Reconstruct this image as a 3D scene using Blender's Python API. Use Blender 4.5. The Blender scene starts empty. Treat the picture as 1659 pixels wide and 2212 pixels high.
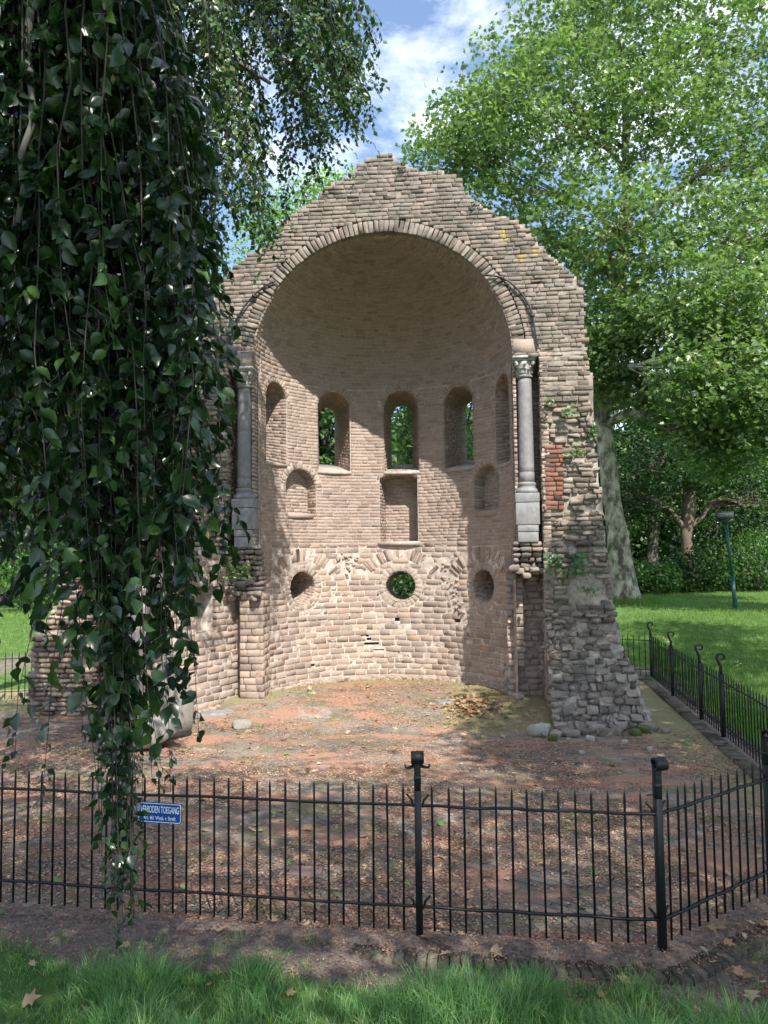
import bpy, math, random
import numpy as np
from mathutils import Vector, Matrix
rs = np.random.RandomState(7)
rnd = random.Random(5)
C = bpy.context.scene.collection
scene = bpy.context.scene
R_ = math.radians

# ---------------------------------------------------------------- camera
cam_d = bpy.data.cameras.new('camera'); cam = bpy.data.objects.new('camera', cam_d); C.objects.link(cam)
cam_d.sensor_fit = 'VERTICAL'; cam_d.sensor_height = 24.0; cam_d.lens = 24.0 * 1661.0 / 2212.0
cam_d.clip_start = 0.05; cam_d.clip_end = 2000
_p = R_(3.42); _t = 0.0122
_f = Vector((0, math.cos(_p), math.sin(_p))); _r0 = Vector((1, 0, 0)); _u0 = Vector((0, -math.sin(_p), math.cos(_p)))
_r = (_r0 * math.cos(_t) - _u0 * math.sin(_t)).normalized(); _u = (_u0 * math.cos(_t) + _r0 * math.sin(_t)).normalized()
cam.matrix_world = Matrix(((_r.x, _u.x, -_f.x, 0), (_r.y, _u.y, -_f.y, 0), (_r.z, _u.z, -_f.z, 2.5), (0, 0, 0, 1)))
scene.camera = cam
# ---------------------------------------------------------------- light
SUN = Vector((-0.35, 1.0, -1.25)).normalized()
sd = bpy.data.lights.new('sun', 'SUN'); sd.energy = 5.0; sd.angle = R_(0.53); sd.color = (1.0, 0.95, 0.87)
so = bpy.data.objects.new('sun', sd); C.objects.link(so); so.rotation_euler = SUN.to_track_quat('-Z', 'Y').to_euler()
so.location = (6, -16, 22)
w = bpy.data.worlds.new('World'); scene.world = w; w.use_nodes = True
nt = w.node_tree; nt.nodes.clear()
def N(nt, t, **k):
    n = nt.nodes.new(t)
    for a, b in k.items(): setattr(n, a, b)
    return n
wo = N(nt, 'ShaderNodeOutputWorld'); bg = N(nt, 'ShaderNodeBackground'); sky = N(nt, 'ShaderNodeTexSky')
sky.sky_type = 'NISHITA'; sky.sun_disc = False
sky.sun_elevation = math.asin(-SUN.z); sky.sun_rotation = math.atan2(-SUN.x, -SUN.y)
sky.air_density = 1.0; sky.dust_density = 0.4; sky.ozone_density = 3.0
tc = N(nt, 'ShaderNodeTexCoord'); mp = N(nt, 'ShaderNodeMapping'); mp.inputs['Scale'].default_value = (1.0, 1.0, 1.7)
mp.inputs['Location'].default_value = (0.62, 0.1, 0.25)
nz = N(nt, 'ShaderNodeTexNoise'); nz.inputs['Scale'].default_value = 3.4; nz.inputs['Detail'].default_value = 9; nz.inputs['Roughness'].default_value = 0.62; nz.inputs['Distortion'].default_value = 0.15
cr = N(nt, 'ShaderNodeValToRGB'); cr.color_ramp.elements[0].position = 0.44; cr.color_ramp.elements[1].position = 0.68; cr.color_ramp.elements[0].color = (.03, .03, .03, 1); cr.color_ramp.elements[1].color = (.95, .95, .95, 1)
mx = N(nt, 'ShaderNodeMix', data_type='RGBA'); mx.inputs['B'].default_value = (8.6, 9.0, 9.8, 1)
L = nt.links.new
L(tc.outputs['Generated'], mp.inputs['Vector']); L(mp.outputs['Vector'], nz.inputs['Vector']); L(nz.outputs['Fac'], cr.inputs['Fac'])
L(sky.outputs['Color'], mx.inputs['A']); L(cr.outputs['Color'], mx.inputs['Factor']); L(mx.outputs['Result'], bg.inputs['Color'])
bg.inputs['Strength'].default_value = 0.15; L(bg.outputs['Background'], wo.inputs['Surface'])
scene.view_settings.view_transform = 'Standard'; scene.view_settings.look = 'None'
scene.view_settings.exposure = 0.88; scene.view_settings.gamma = 1.0
scene.render.engine = 'CYCLES'
scene.cycles.max_bounces = 8; scene.cycles.transparent_max_bounces = 8

# ---------------------------------------------------------------- mesh helpers
class MB:
    def __init__(s): s.v = []; s.f = []; s.a = []; s.n = 0
    def add(s, v, f, tint=0.5):
        v = np.asarray(v, float).reshape(-1, 3); f = np.asarray(f, int)
        s.v.append(v); s.f.append(f + s.n)
        s.a.append(np.full(len(v), tint) if np.isscalar(tint) else np.asarray(tint, float)); s.n += len(v)
    def build(s, name, mat, parent=None, smooth=False, root=None):
        V = np.concatenate(s.v) if s.v else np.zeros((0, 3)); A = np.concatenate(s.a)
        base = np.array(top_loc(parent)) if parent is not None else np.array(root if root is not None else (0, 0, 0.))
        V = V - base
        me = bpy.data.meshes.new(name)
        me.vertices.add(len(V)); me.vertices.foreach_set('co', V.astype(np.float32).ravel())
        loops = np.concatenate([f.ravel() for f in s.f]); cnt = np.concatenate([np.full(len(f), f.shape[1]) for f in s.f])
        st = np.concatenate([[0], np.cumsum(cnt)[:-1]])
        me.loops.add(len(loops)); me.loops.foreach_set('vertex_index', loops.astype(np.int32))
        me.polygons.add(len(cnt)); me.polygons.foreach_set('loop_start', st.astype(np.int32)); me.polygons.foreach_set('loop_total', cnt.astype(np.int32))
        if smooth: me.polygons.foreach_set('use_smooth', np.ones(len(cnt), bool))
        me.update(calc_edges=True); me.validate()
        if len(me.vertices) == len(A):
            at = me.attributes.new('tint', 'FLOAT', 'POINT'); at.data.foreach_set('value', A.astype(np.float32))
        me.materials.append(mat)
        o = bpy.data.objects.new(name, me); C.objects.link(o)
        if parent is not None: o.parent = parent
        elif root is not None: o.location = tuple(root)
        return o
def top_loc(p):
    while p.parent is not None: p = p.parent
    return tuple(p.location)
def tag(o, label=None, cat=None, group=None, kind=None):
    if label: o['label'] = label
    if cat: o['category'] = cat
    if group: o['group'] = group
    if kind: o['kind'] = kind
    return o
def thing(name, loc, label, cat, group=None, kind=None):
    o = bpy.data.objects.new(name, None); o.empty_display_size = 0.2; C.objects.link(o); o.location = loc
    return tag(o, label, cat, group, kind)
BOXF = [[0, 3, 2, 1], [4, 5, 6, 7], [0, 1, 5, 4], [1, 2, 6, 5], [2, 3, 7, 6], [3, 0, 4, 7]]
def box(mb, c, s, rz=0, tint=0.5, M=None, taper=1.0):
    x, y, z = [q / 2 for q in s]
    v = np.array([[-x, -y, -z], [x, -y, -z], [x, y, -z], [-x, y, -z], [-x * taper, -y * taper, z], [x * taper, -y * taper, z], [x * taper, y * taper, z], [-x * taper, y * taper, z]])
    cz, sz = math.cos(rz), math.sin(rz)
    v = v @ np.array([[cz, sz, 0], [-sz, cz, 0], [0, 0, 1]])
    v = v + np.array(c)
    if M is not None: v = M(v)
    mb.add(v, BOXF, tint)
def tube(mb, pts, rad, n=6, tint=0.5, flat=None, cap=True):
    P = np.asarray(pts, float); k = len(P); rad = np.broadcast_to(np.asarray(rad, float), (k,))
    T = np.gradient(P, axis=0); T /= np.linalg.norm(T, axis=1)[:, None] + 1e-9
    ref = np.array([0.13, 0.97, 0.2]) if abs(T[0][1]) < 0.9 else np.array([1., 0.1, 0.1])
    A = np.cross(T, ref); A /= np.linalg.norm(A, axis=1)[:, None] + 1e-9; B = np.cross(T, A)
    an = np.arange(n) / n * 2 * math.pi + 0.3
    V = P[:, None, :] + rad[:, None, None] * (np.cos(an)[None, :, None] * A[:, None, :] + np.sin(an)[None, :, None] * B[:, None, :])
    idx = np.arange(k * n).reshape(k, n); a = idx[:-1]; b = idx[1:]
    F = np.stack([a, np.roll(a, -1, 1), np.roll(b, -1, 1), b], -1).reshape(-1, 4)
    mb.add(V.reshape(-1, 3), F, tint)
    if cap and n == 4:
        mb.f.append(np.array([[0, 1, 2, 3], [(k - 1) * n + 3, (k - 1) * n + 2, (k - 1) * n + 1, (k - 1) * n]]) + mb.n - k * n)
    elif cap:
        mb.v.append(P[[0, -1]]); mb.a.append(np.full(2, tint)); o = mb.n; s = mb.n - k * n; mb.n += 2
        i = np.arange(n); j = (i + 1) % n
        mb.f.append(np.stack([np.full(n, o), s + j, s + i], 1)); e = s + (k - 1) * n
        mb.f.append(np.stack([np.full(n, o + 1), e + i, e + j], 1))
def lathe(mb, c, prof, n=20, tint=0.5, sq=0.0):
    prof = np.asarray(prof, float); an = np.arange(n) / n * 2 * math.pi
    V = np.zeros((len(prof), n, 3))
    V[:, :, 0] = c[0] + prof[:, 0:1] * np.cos(an); V[:, :, 1] = c[1] + prof[:, 0:1] * np.sin(an); V[:, :, 2] = c[2] + prof[:, 1:2]
    k = len(prof); idx = np.arange(k * n).reshape(k, n); a = idx[:-1]; b = idx[1:]
    F = np.stack([a, np.roll(a, -1, 1), np.roll(b, -1, 1), b], -1).reshape(-1, 4)
    mb.add(V.reshape(-1, 3), F, tint)
def vnoise(P, sc, seed=0):
    """cheap smooth value noise on (N,3) -> 0..1"""
    q = np.asarray(P, float) * sc + seed * 17.31
    i = np.floor(q).astype(np.int64); f = q - i; f = f * f * (3 - 2 * f); out = 0
    for dx in (0, 1):
        for dy in (0, 1):
            for dz in (0, 1):
                h = (i[:, 0] + dx) * 374761393 + (i[:, 1] + dy) * 668265263 + (i[:, 2] + dz) * 2147483647
                h = (h ^ (h >> 13)) * 1274126177; h = (h ^ (h >> 16)) & 0xffff
                wgt = (f[:, 0] if dx else 1 - f[:, 0]) * (f[:, 1] if dy else 1 - f[:, 1]) * (f[:, 2] if dz else 1 - f[:, 2])
                out = out + wgt * h / 65535.
    return out

# ---------------------------------------------------------------- materials
def newmat(name):
    m = bpy.data.materials.new(name); m.use_nodes = True; nt = m.node_tree
    return m, nt, nt.nodes['Principled BSDF'], nt.nodes['Material Output']
def ramp(nt, cols, pos=None, inter='LINEAR'):
    r = N(nt, 'ShaderNodeValToRGB'); e = r.color_ramp; e.interpolation = inter
    pos = pos or [i / (len(cols) - 1) for i in range(len(cols))]
    while len(e.elements) < len(cols): e.elements.new(0.5)
    for i, (c, p) in enumerate(zip(cols, pos)): e.elements[i].position = p; e.elements[i].color = (*c, 1)
    return r
def noise(nt, sc, det=4, rough=0.6, coord='Object', dist=0):
    t = N(nt, 'ShaderNodeTexCoord'); n = N(nt, 'ShaderNodeTexNoise'); n.inputs['Scale'].default_value = sc
    n.inputs['Detail'].default_value = det; n.inputs['Roughness'].default_value = rough; n.inputs['Distortion'].default_value = dist
    nt.links.new(t.outputs[coord], n.inputs['Vector']); return n
def mixc(nt, fac, a, b, mode='MIX'):
    m = N(nt, 'ShaderNodeMix', data_type='RGBA', blend_type=mode)
    for s, v in (('Factor', fac), ('A', a), ('B', b)):
        if isinstance(v, (int, float)): m.inputs[s].default_value = v
        elif isinstance(v, tuple): m.inputs[s].default_value = (*v, 1)
        else: nt.links.new(v, m.inputs[s])
    return m.outputs['Result']
def mask(nt, n, lo, hi):
    r = ramp(nt, [(0, 0, 0), (1, 1, 1)], [lo, hi]); nt.links.new(n.outputs['Fac'], r.inputs['Fac']); return r.outputs['Color']
def bump(nt, bsdf, src, st=0.4, dist=0.01):
    b = N(nt, 'ShaderNodeBump'); b.inputs['Strength'].default_value = st; b.inputs['Distance'].default_value = dist
    nt.links.new(src, b.inputs['Height']); nt.links.new(b.outputs['Normal'], bsdf.inputs['Normal'])
def mat_stone(name, cols, dark=None, darkr=(0.5, 0.75), pale=None, paler=(0.62, 0.78), lich=None, moss=None, st=0.7, fv=0.4, bd=0.008):
    m, nt, b, o = newmat(name)
    at = N(nt, 'ShaderNodeAttribute'); at.attribute_name = 'tint'
    r = ramp(nt, cols); nt.links.new(at.outputs['Fac'], r.inputs['Fac'])
    big = noise(nt, 1.3, 5, 0.6); c = mixc(nt, 0.35, r.outputs['Color'], ramp_from(nt, big, [(0.55, 0.52, 0.5), (1.25, 1.2, 1.15)]), 'MULTIPLY')
    fine = noise(nt, 38, 6, 0.7); c = mixc(nt, fv, c, ramp_from(nt, fine, [(0.45, 0.45, 0.45), (1.45, 1.45, 1.45)], [0.3, 0.7]), 'MULTIPLY')
    if dark: c = mixc(nt, mask(nt, noise(nt, 2.6, 7, 0.7, dist=0.6), *darkr), c, dark)
    if pale: c = mixc(nt, mask(nt, noise(nt, 3.4, 8, 0.75, dist=0.8), *paler), c, pale)
    if moss: c = mixc(nt, mask(nt, noise(nt, 5.0, 6, 0.7), 0.62, 0.74), c, moss)
    if lich:
        t = N(nt, 'ShaderNodeTexCoord'); lp, rad, col = lich; f = None
        for p in lp:
            d = N(nt, 'ShaderNodeVectorMath', operation='DISTANCE'); d.inputs[1].default_value = p; nt.links.new(t.outputs['Object'], d.inputs[0])
            mr = N(nt, 'ShaderNodeMapRange'); mr.inputs['From Min'].default_value = 0; mr.inputs['From Max'].default_value = rad; mr.inputs['To Min'].default_value = 1; mr.inputs['To Max'].default_value = 0
            nt.links.new(d.outputs['Value'], mr.inputs['Value'])
            if f is None: f = mr.outputs['Result']
            else:
                mm = N(nt, 'ShaderNodeMath', operation='MAXIMUM'); nt.links.new(f, mm.inputs[0]); nt.links.new(mr.outputs['Result'], mm.inputs[1]); f = mm.outputs['Value']
        pn = noise(nt, 14, 8, 0.8); mu = N(nt, 'ShaderNodeMath', operation='MULTIPLY'); nt.links.new(f, mu.inputs[0]); nt.links.new(pn.outputs['Fac'], mu.inputs[1])
        rr = ramp(nt, [(0, 0, 0), (1, 1, 1)], [0.33, 0.42]); nt.links.new(mu.outputs['Value'], rr.inputs['Fac'])
        c = mixc(nt, rr.outputs['Color'], c, col)
    nt.links.new(c, b.inputs['Base Color']); b.inputs['Roughness'].default_value = 0.92; b.inputs['Specular IOR Level'].default_value = 0.15
    bn = noise(nt, 55, 8, 0.75); bump(nt, b, bn.outputs['Fac'], st, bd)
    return m
def ramp_from(nt, n, cols, pos=None):
    r = ramp(nt, cols, pos); nt.links.new(n.outputs['Fac'], r.inputs['Fac']); return r.outputs['Color']
def mat_simple(name, col, rough=0.6, metal=0, var=0.3, sc=20, st=0.2, spec=0.5, col2=None, c2r=(0.55, 0.7)):
    m, nt, b, o = newmat(name); n = noise(nt, sc, 5)
    c = mixc(nt, 1.0, col, ramp_from(nt, n, [(1 - var,) * 3, (1 + var,) * 3], [0.3, 0.7]), 'MULTIPLY')
    if col2: c = mixc(nt, mask(nt, noise(nt, sc * 1.7, 7, 0.7), *c2r), c, col2)
    nt.links.new(c, b.inputs['Base Color']); b.inputs['Roughness'].default_value = rough; b.inputs['Metallic'].default_value = metal
    b.inputs['Specular IOR Level'].default_value = spec
    if st: bump(nt, b, noise(nt, sc * 3, 6, 0.7).outputs['Fac'], st, 0.01)
    return m
def mat_leaf(name, cols, trans=0.35, rough=0.45, tcol=None, spec=0.4):
    m, nt, b, o = newmat(name)
    at = N(nt, 'ShaderNodeAttribute'); at.attribute_name = 'tint'
    r = ramp(nt, cols); nt.links.new(at.outputs['Fac'], r.inputs['Fac'])
    nt.links.new(r.outputs['Color'], b.inputs['Base Color']); b.inputs['Roughness'].default_value = rough; b.inputs['Specular IOR Level'].default_value = spec
    tr = N(nt, 'ShaderNodeBsdfTranslucent'); c = mixc(nt, 1.0, r.outputs['Color'], tcol or (1.5, 1.9, 0.6), 'MULTIPLY'); nt.links.new(c, tr.inputs['Color'])
    ms = N(nt, 'ShaderNodeMixShader'); ms.inputs[0].default_value = trans
    nt.links.new(b.outputs[0], ms.inputs[1]); nt.links.new(tr.outputs[0], ms.inputs[2]); nt.links.new(ms.outputs[0], o.inputs['Surface'])
    return m
def mat_bark(name, cols, sc=3.0, pos=None, st=0.6, zs=0.35):
    m, nt, b, o = newmat(name)
    t = N(nt, 'ShaderNodeTexCoord'); mpn = N(nt, 'ShaderNodeMapping'); mpn.inputs['Scale'].default_value = (1, 1, zs); nt.links.new(t.outputs['Object'], mpn.inputs['Vector'])
    n = N(nt, 'ShaderNodeTexNoise'); n.inputs['Scale'].default_value = sc; n.inputs['Detail'].default_value = 6; n.inputs['Roughness'].default_value = 0.6; nt.links.new(mpn.outputs['Vector'], n.inputs['Vector'])
    r = ramp(nt, cols, pos); nt.links.new(n.outputs['Fac'], r.inputs['Fac'])
    nt.links.new(r.outputs['Color'], b.inputs['Base Color']); b.inputs['Roughness'].default_value = 0.9; bump(nt, b, n.outputs['Fac'], st, 0.04)
    return m

M_facade = mat_stone('weathered_brick', [(0.20, 0.17, 0.148), (0.24, 0.205, 0.178), (0.27, 0.23, 0.20), (0.30, 0.255, 0.22), (0.30, 0.23, 0.195)], dark=(0.11, 0.102, 0.09), darkr=(0.45, 0.72),
                     lich=([(2.05, -0.3, 7.72), (2.55, -0.3, 7.45), (2.3, -0.3, 7.35), (2.8, -0.3, 7.1), (3.3, -0.3, 6.0), (2.3, -0.3, 8.0)], 0.36, (0.38, 0.28, 0.10)), moss=(0.13, 0.14, 0.075), st=1.0)
M_pier = mat_stone('rubble_brick', [(0.16, 0.132, 0.108), (0.235, 0.195, 0.16), (0.31, 0.26, 0.215), (0.38, 0.325, 0.27)], dark=(0.115, 0.105, 0.092), darkr=(0.50, 0.72), bd=0.02, fv=0.55, pale=(0.44, 0.41, 0.38), paler=(0.57, 0.70), moss=(0.07, 0.10, 0.04), st=1.0)
M_wing = mat_stone('wing_brick', [(0.15, 0.115, 0.095), (0.24, 0.19, 0.15), (0.33, 0.26, 0.2), (0.40, 0.31, 0.24)], dark=(0.085, 0.08, 0.07), darkr=(0.5, 0.74), st=1.0,
                   lich=([(-5.6, -0.3, 0.7), (-5.7, -0.3, 0.5), (-5.55, -0.3, 0.95), (-5.7, -0.3, 1.1)], 0.5, (0.6, 0.42, 0.03)))
M_mort_f = mat_simple('weathered_mortar', (0.25, 0.215, 0.185), 0.95, var=0.45, sc=14, st=0.8, spec=0.1)
M_inner = mat_stone('tuff_brick', [(0.285, 0.22, 0.188), (0.33, 0.26, 0.222), (0.36, 0.286, 0.243), (0.39, 0.313, 0.267), (0.36, 0.268, 0.218)], dark=(0.27, 0.222, 0.192), darkr=(0.55, 0.8), st=0.5)
M_dome = mat_stone('dome_brick_shaded', [(0.275, 0.214, 0.184), (0.32, 0.254, 0.218), (0.35, 0.28, 0.24), (0.375, 0.302, 0.26), (0.35, 0.262, 0.215)], dark=(0.26, 0.214, 0.186), darkr=(0.5, 0.8), st=0.5)  # tuff_brick kept darker and greyer; the dome's shade is in its colour
M_mort_i = mat_simple('lime_mortar', (0.44, 0.37, 0.318), 0.95, var=0.25, sc=14, st=0.6, spec=0.1)
M_low = mat_stone('tuff_block', [(0.26, 0.205, 0.172), (0.305, 0.245, 0.205), (0.34, 0.272, 0.23), (0.37, 0.30, 0.252), (0.36, 0.26, 0.195)], pale=(0.50, 0.44, 0.395), paler=(0.62, 0.74), st=0.6)
M_mort_l = mat_simple('white_mortar', (0.46, 0.395, 0.345), 0.95, var=0.35, sc=10, st=0.8, spec=0.1)
M_ring = mat_stone('smooth_ring_stone', [(0.32, 0.262, 0.22), (0.36, 0.30, 0.25), (0.38, 0.32, 0.27)], st=0.4, fv=.25)
M_red = mat_stone('red_brick', [(0.07, 0.06, 0.055), (0.20, 0.09, 0.065), (0.27, 0.12, 0.09), (0.22, 0.13, 0.105)], st=0.5)
M_bluestone = mat_simple('blue_limestone', (0.20, 0.193, 0.195), 0.7, var=0.25, sc=9, st=0.25, col2=(0.29, 0.28, 0.275))
M_carved = mat_simple('carved_limestone', (0.38, 0.365, 0.35), 0.8, var=0.3, sc=12, st=0.4, col2=(0.22, 0.21, 0.2))
M_iron = mat_simple('black_painted_iron', (0.008, 0.009, 0.011), 0.42, var=0.4, sc=60, st=0.15, spec=0.35, col2=(0.05, 0.035, 0.028), c2r=(0.66, 0.8))
M_strap = mat_simple('black_strap', (0.02, 0.022, 0.025), 0.5, var=0.3, sc=30, st=0.1)
M_sill = mat_simple('sill_stone', (0.36, 0.31, 0.265), 0.9, var=0.25, sc=8, st=0.4)

# ---------------------------------------------------------------- ground
def sst(x): x = np.clip(x, 0, 1); return x * x * (3 - 2 * x)
OB = np.array([-0.02, 12.6]); PSI = R_(6.0)
XL = np.array([math.cos(PSI), -math.sin(PSI)]); YL = np.array([math.sin(PSI), math.cos(PSI)])
def Wl(p):
    p = np.asarray(p, float).reshape(-1, 3)
    xy = OB + p[:, 0:1] * XL + p[:, 1:2] * YL
    return np.concatenate([xy, p[:, 2:3]], 1)
def Lw(x, y):
    dx = x - OB[0]; dy = y - OB[1]
    return dx * XL[0] + dy * XL[1], dx * YL[0] + dy * YL[1]
# enclosure polygon (kerb outer line)
FENCE = [(-9.5, 6.9), (-2.8, 5.69), (0.2, 5.2), (1.71, 4.97), (3.95, 6.55), (4.56, 10.58), (5.33, 15.6), (0.5, 18.6), (-7.3, 18.5), (-9.0, 13.0)]
def off_poly(P, d):
    P = np.array(P, float); out = []
    n = len(P)
    for i in range(n):
        a = P[i - 1]; b = P[i]; c = P[(i + 1) % n]
        t1 = (b - a) / np.linalg.norm(b - a); t2 = (c - b) / np.linalg.norm(c - b)
        n1 = np.array([t1[1], -t1[0]]); n2 = np.array([t2[1], -t2[0]])
        m = n1 + n2; m /= np.linalg.norm(m); out.append(b + m * d / max(0.3, m @ n1))
    return np.array(out)
KERB = off_poly(FENCE, 0.30); KIN = off_poly(FENCE, -0.22)
def inpoly(x, y, P):
    x = np.asarray(x, float); y = np.asarray(y, float)
    P = np.asarray(P); ins = np.zeros(np.shape(x), bool); n = len(P)
    for i in range(n):
        x1, y1 = P[i]; x2, y2 = P[(i + 1) % n]
        c = ((y1 > y) != (y2 > y)) & (x < (x2 - x1) * (y - y1) / (y2 - y1 + 1e-12) + x1); ins ^= c
    return ins
def dpoly(x, y, P):
    P = np.asarray(P); d = np.full(np.shape(x), 1e9); n = len(P)
    for i in range(n):
        a = P[i]; b = P[(i + 1) % n]; ab = b - a
        t = np.clip(((x - a[0]) * ab[0] + (y - a[1]) * ab[1]) / (ab @ ab), 0, 1)
        d = np.minimum(d, np.hypot(x - a[0] - t * ab[0], y - a[1] - t * ab[1]))
    return d
def court_z(x, y):
    xl, c = Lw(x, y)
    z = 0.21 * sst((c + 1.6) / 1.9) * sst((3.4 - np.abs(xl)) / 0.9)
    P = np.stack([x, y, 0 * x], -1).reshape(-1, 3)
    return z + (vnoise(P, 0.9, 3).reshape(np.shape(x)) - 0.5) * 0.035
def lawn_z(x, y):
    x = np.asarray(x, float); y = np.asarray(y, float)
    P = np.stack([x, y, 0 * x], -1).reshape(-1, 3)
    z = -0.022 + (vnoise(P, 0.7, 1).reshape(x.shape) - 0.5) * 0.03 + (vnoise(P, 2.6, 2).reshape(x.shape) - 0.5) * 0.02
    z = z + 1.0 * sst((np.hypot(x, y) - 13.5) / 13.0) * sst((y - 6) / 6)
    z = z + 1.0 * sst((4.7 - y) / 6.5) * sst((8 - y) / 3) + 0.05 * sst((-x + 0.3) / 0.8) * sst((9 - y) / 2)
    z = z - 0.15 * (inpoly(x, y, off_poly(FENCE, 0.06)))
    far = np.maximum(np.hypot(x, y) - 30, 0)
    return z + far * 0.01 * sst(y / 20)
def axis(lo, hi, core0, core1, fine, grow=1.25):
    a = list(np.arange(core0, core1 + fine / 2, fine)); s = fine; t = a[-1]
    while t < hi: s *= grow; t += s; a.append(min(t, hi))
    s = fine; t = a[0]; pre = []
    while t > lo: s *= grow; t -= s; pre.append(max(t, lo))
    return np.array(pre[::-1] + a)
def grid_obj(name, xs, ys, zf, mat, keep=None, smooth=True):
    X, Y = np.meshgrid(xs, ys); Z = zf(X, Y); mb = MB()
    i = np.arange(X.size).reshape(X.shape); F = np.stack([i[:-1, :-1], i[:-1, 1:], i[1:, 1:], i[1:, :-1]], -1).reshape(-1, 4)
    if keep is not None:
        cx = (X[:-1, :-1] + X[1:, 1:]) / 2; cy = (Y[:-1, :-1] + Y[1:, 1:]) / 2; F = F[keep(cx, cy).ravel()]
    mb.add(np.stack([X, Y, Z], -1).reshape(-1, 3), F); return mb.build(name, mat, smooth=smooth)

def mat_lawn():
    m, nt, b, o = newmat('lawn_turf')
    c = ramp_from(nt, noise(nt, 5, 6, 0.7), [(0.045, 0.09, 0.025), (0.08, 0.15, 0.04), (0.13, 0.21, 0.06)], [0.3, 0.5, 0.7])
    # bare earth near the kerb (attribute tint: 1 = bare)
    at = N(nt, 'ShaderNodeAttribute'); at.attribute_name = 'tint'
    e = ramp_from(nt, noise(nt, 18, 8, 0.75), [(0.10, 0.08, 0.068), (0.18, 0.148, 0.128), (0.26, 0.22, 0.195)], [0.3, 0.5, 0.7])
    c = mixc(nt, at.outputs['Fac'], c, e); nt.links.new(c, b.inputs['Base Color']); b.inputs['Roughness'].default_value = 0.95
    b.inputs['Specular IOR Level'].default_value = 0.1
    bump(nt, b, noise(nt, 30, 8, 0.8).outputs['Fac'], 0.8, 0.03); return m
def bare(x, y):
    P = np.stack([x, y, 0 * x], -1).reshape(-1, 3)
    d = dpoly(x, y, KERB) + (vnoise(P, 1.6, 9).reshape(np.shape(x)) - 0.5) * 0.35
    wid = 0.05 + 0.20 * (x < 0.3) + 0.38 * sst((x - 1.3) / 0.6) * (y < 6.4)
    return 1 - sst((d - wid) / 0.12)
M_lawn = mat_lawn()
xs = axis(-400, 400, -4, 4, 0.08, 1.10); ys = axis(-400, 900, 2.6, 7, 0.08, 1.08)
lawn = grid_obj('lawn', xs, ys, lawn_z, M_lawn)
X, Y = np.meshgrid(xs, ys); lawn.data.attributes['tint'].data.foreach_set('value', bare(X, Y).astype(np.float32).ravel()); tag(lawn, kind='structure')

def mat_court():
    m, nt, b, o = newmat('court_floor')
    t = N(nt, 'ShaderNodeTexCoord')
    bt = N(nt, 'ShaderNodeTexBrick'); bt.inputs['Scale'].default_value = 1.0; bt.inputs['Brick Width'].default_value = 0.2; bt.inputs['Row Height'].default_value = 0.085; bt.inputs['Mortar Size'].default_value = 0.008
    mpn = N(nt, 'ShaderNodeMapping'); mpn.inputs['Rotation'].default_value = (0, 0, R_(38)); nt.links.new(t.outputs['Object'], mpn.inputs['Vector']); nt.links.new(mpn.outputs['Vector'], bt.inputs['Vector'])
    bt.inputs['Color1'].default_value = (0.15, 0.125, 0.105, 1); bt.inputs['Color2'].default_value = (0.20, 0.17, 0.145, 1); bt.inputs['Mortar'].default_value = (0.07, 0.065, 0.045, 1)
    earth = ramp_from(nt, noise(nt, 9, 8, 0.75), [(0.15, 0.125, 0.10), (0.24, 0.205, 0.165), (0.34, 0.30, 0.25)], [0.3, 0.5, 0.7])
    c = mixc(nt, mask(nt, noise(nt, 0.8, 5, 0.65), 0.42, 0.58), bt.outputs['Color'], earth)
    c = mixc(nt, mask(nt, noise(nt, 1.7, 7, 0.7, dist=0.5), 0.50, 0.62), c, ramp_from(nt, noise(nt, 25, 6, 0.8), [(0.11, 0.105, 0.05), (0.23, 0.205, 0.11)]))
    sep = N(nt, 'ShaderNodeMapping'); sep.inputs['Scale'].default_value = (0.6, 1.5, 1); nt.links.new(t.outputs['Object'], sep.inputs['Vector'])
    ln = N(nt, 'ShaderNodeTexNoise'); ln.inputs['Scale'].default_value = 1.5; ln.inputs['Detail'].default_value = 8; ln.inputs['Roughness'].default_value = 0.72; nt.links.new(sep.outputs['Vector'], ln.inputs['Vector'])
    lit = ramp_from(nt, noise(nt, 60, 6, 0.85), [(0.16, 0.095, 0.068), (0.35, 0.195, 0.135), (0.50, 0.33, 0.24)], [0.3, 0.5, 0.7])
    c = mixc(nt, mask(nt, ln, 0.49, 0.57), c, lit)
    pn = noise(nt, 1.1, 6, 0.7, dist=0.7); c = mixc(nt, mask(nt, pn, 0.60, 0.66), c, (0.34, 0.31, 0.28))
    at = N(nt, 'ShaderNodeAttribute'); at.attribute_name = 'tint'; mn = N(nt, 'ShaderNodeMath', operation='MULTIPLY'); nt.links.new(at.outputs['Fac'], mn.inputs[0]); nt.links.new(noise(nt, 2.2, 8, 0.75).outputs['Fac'], mn.inputs[1])
    r2 = ramp(nt, [(0, 0, 0), (.9, .9, .9)], [0.30, 0.42]); nt.links.new(mn.outputs['Value'], r2.inputs['Fac'])
    c = mixc(nt, r2.outputs['Color'], c, ramp_from(nt, noise(nt, 16, 8, 0.8), [(0.14, 0.13, 0.06), (0.24, 0.22, 0.11), (0.34, 0.31, 0.20)], [.3, .5, .7]))
    nt.links.new(c, b.inputs['Base Color']); b.inputs['Roughness'].default_value = 0.95; b.inputs['Specular IOR Level'].default_value = 0.1
    bump(nt, b, noise(nt, 45, 8, 0.85).outputs['Fac'], 0.8, 0.02); return m
M_court = mat_court()
xs = np.arange(-10, 6.2, 0.07); ys = np.arange(4.4, 19, 0.07)
court = grid_obj('court', xs, ys, court_z, M_court, keep=lambda x, y: inpoly(x, y, off_poly(FENCE, -0.04))); tag(court, kind='structure')
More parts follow.
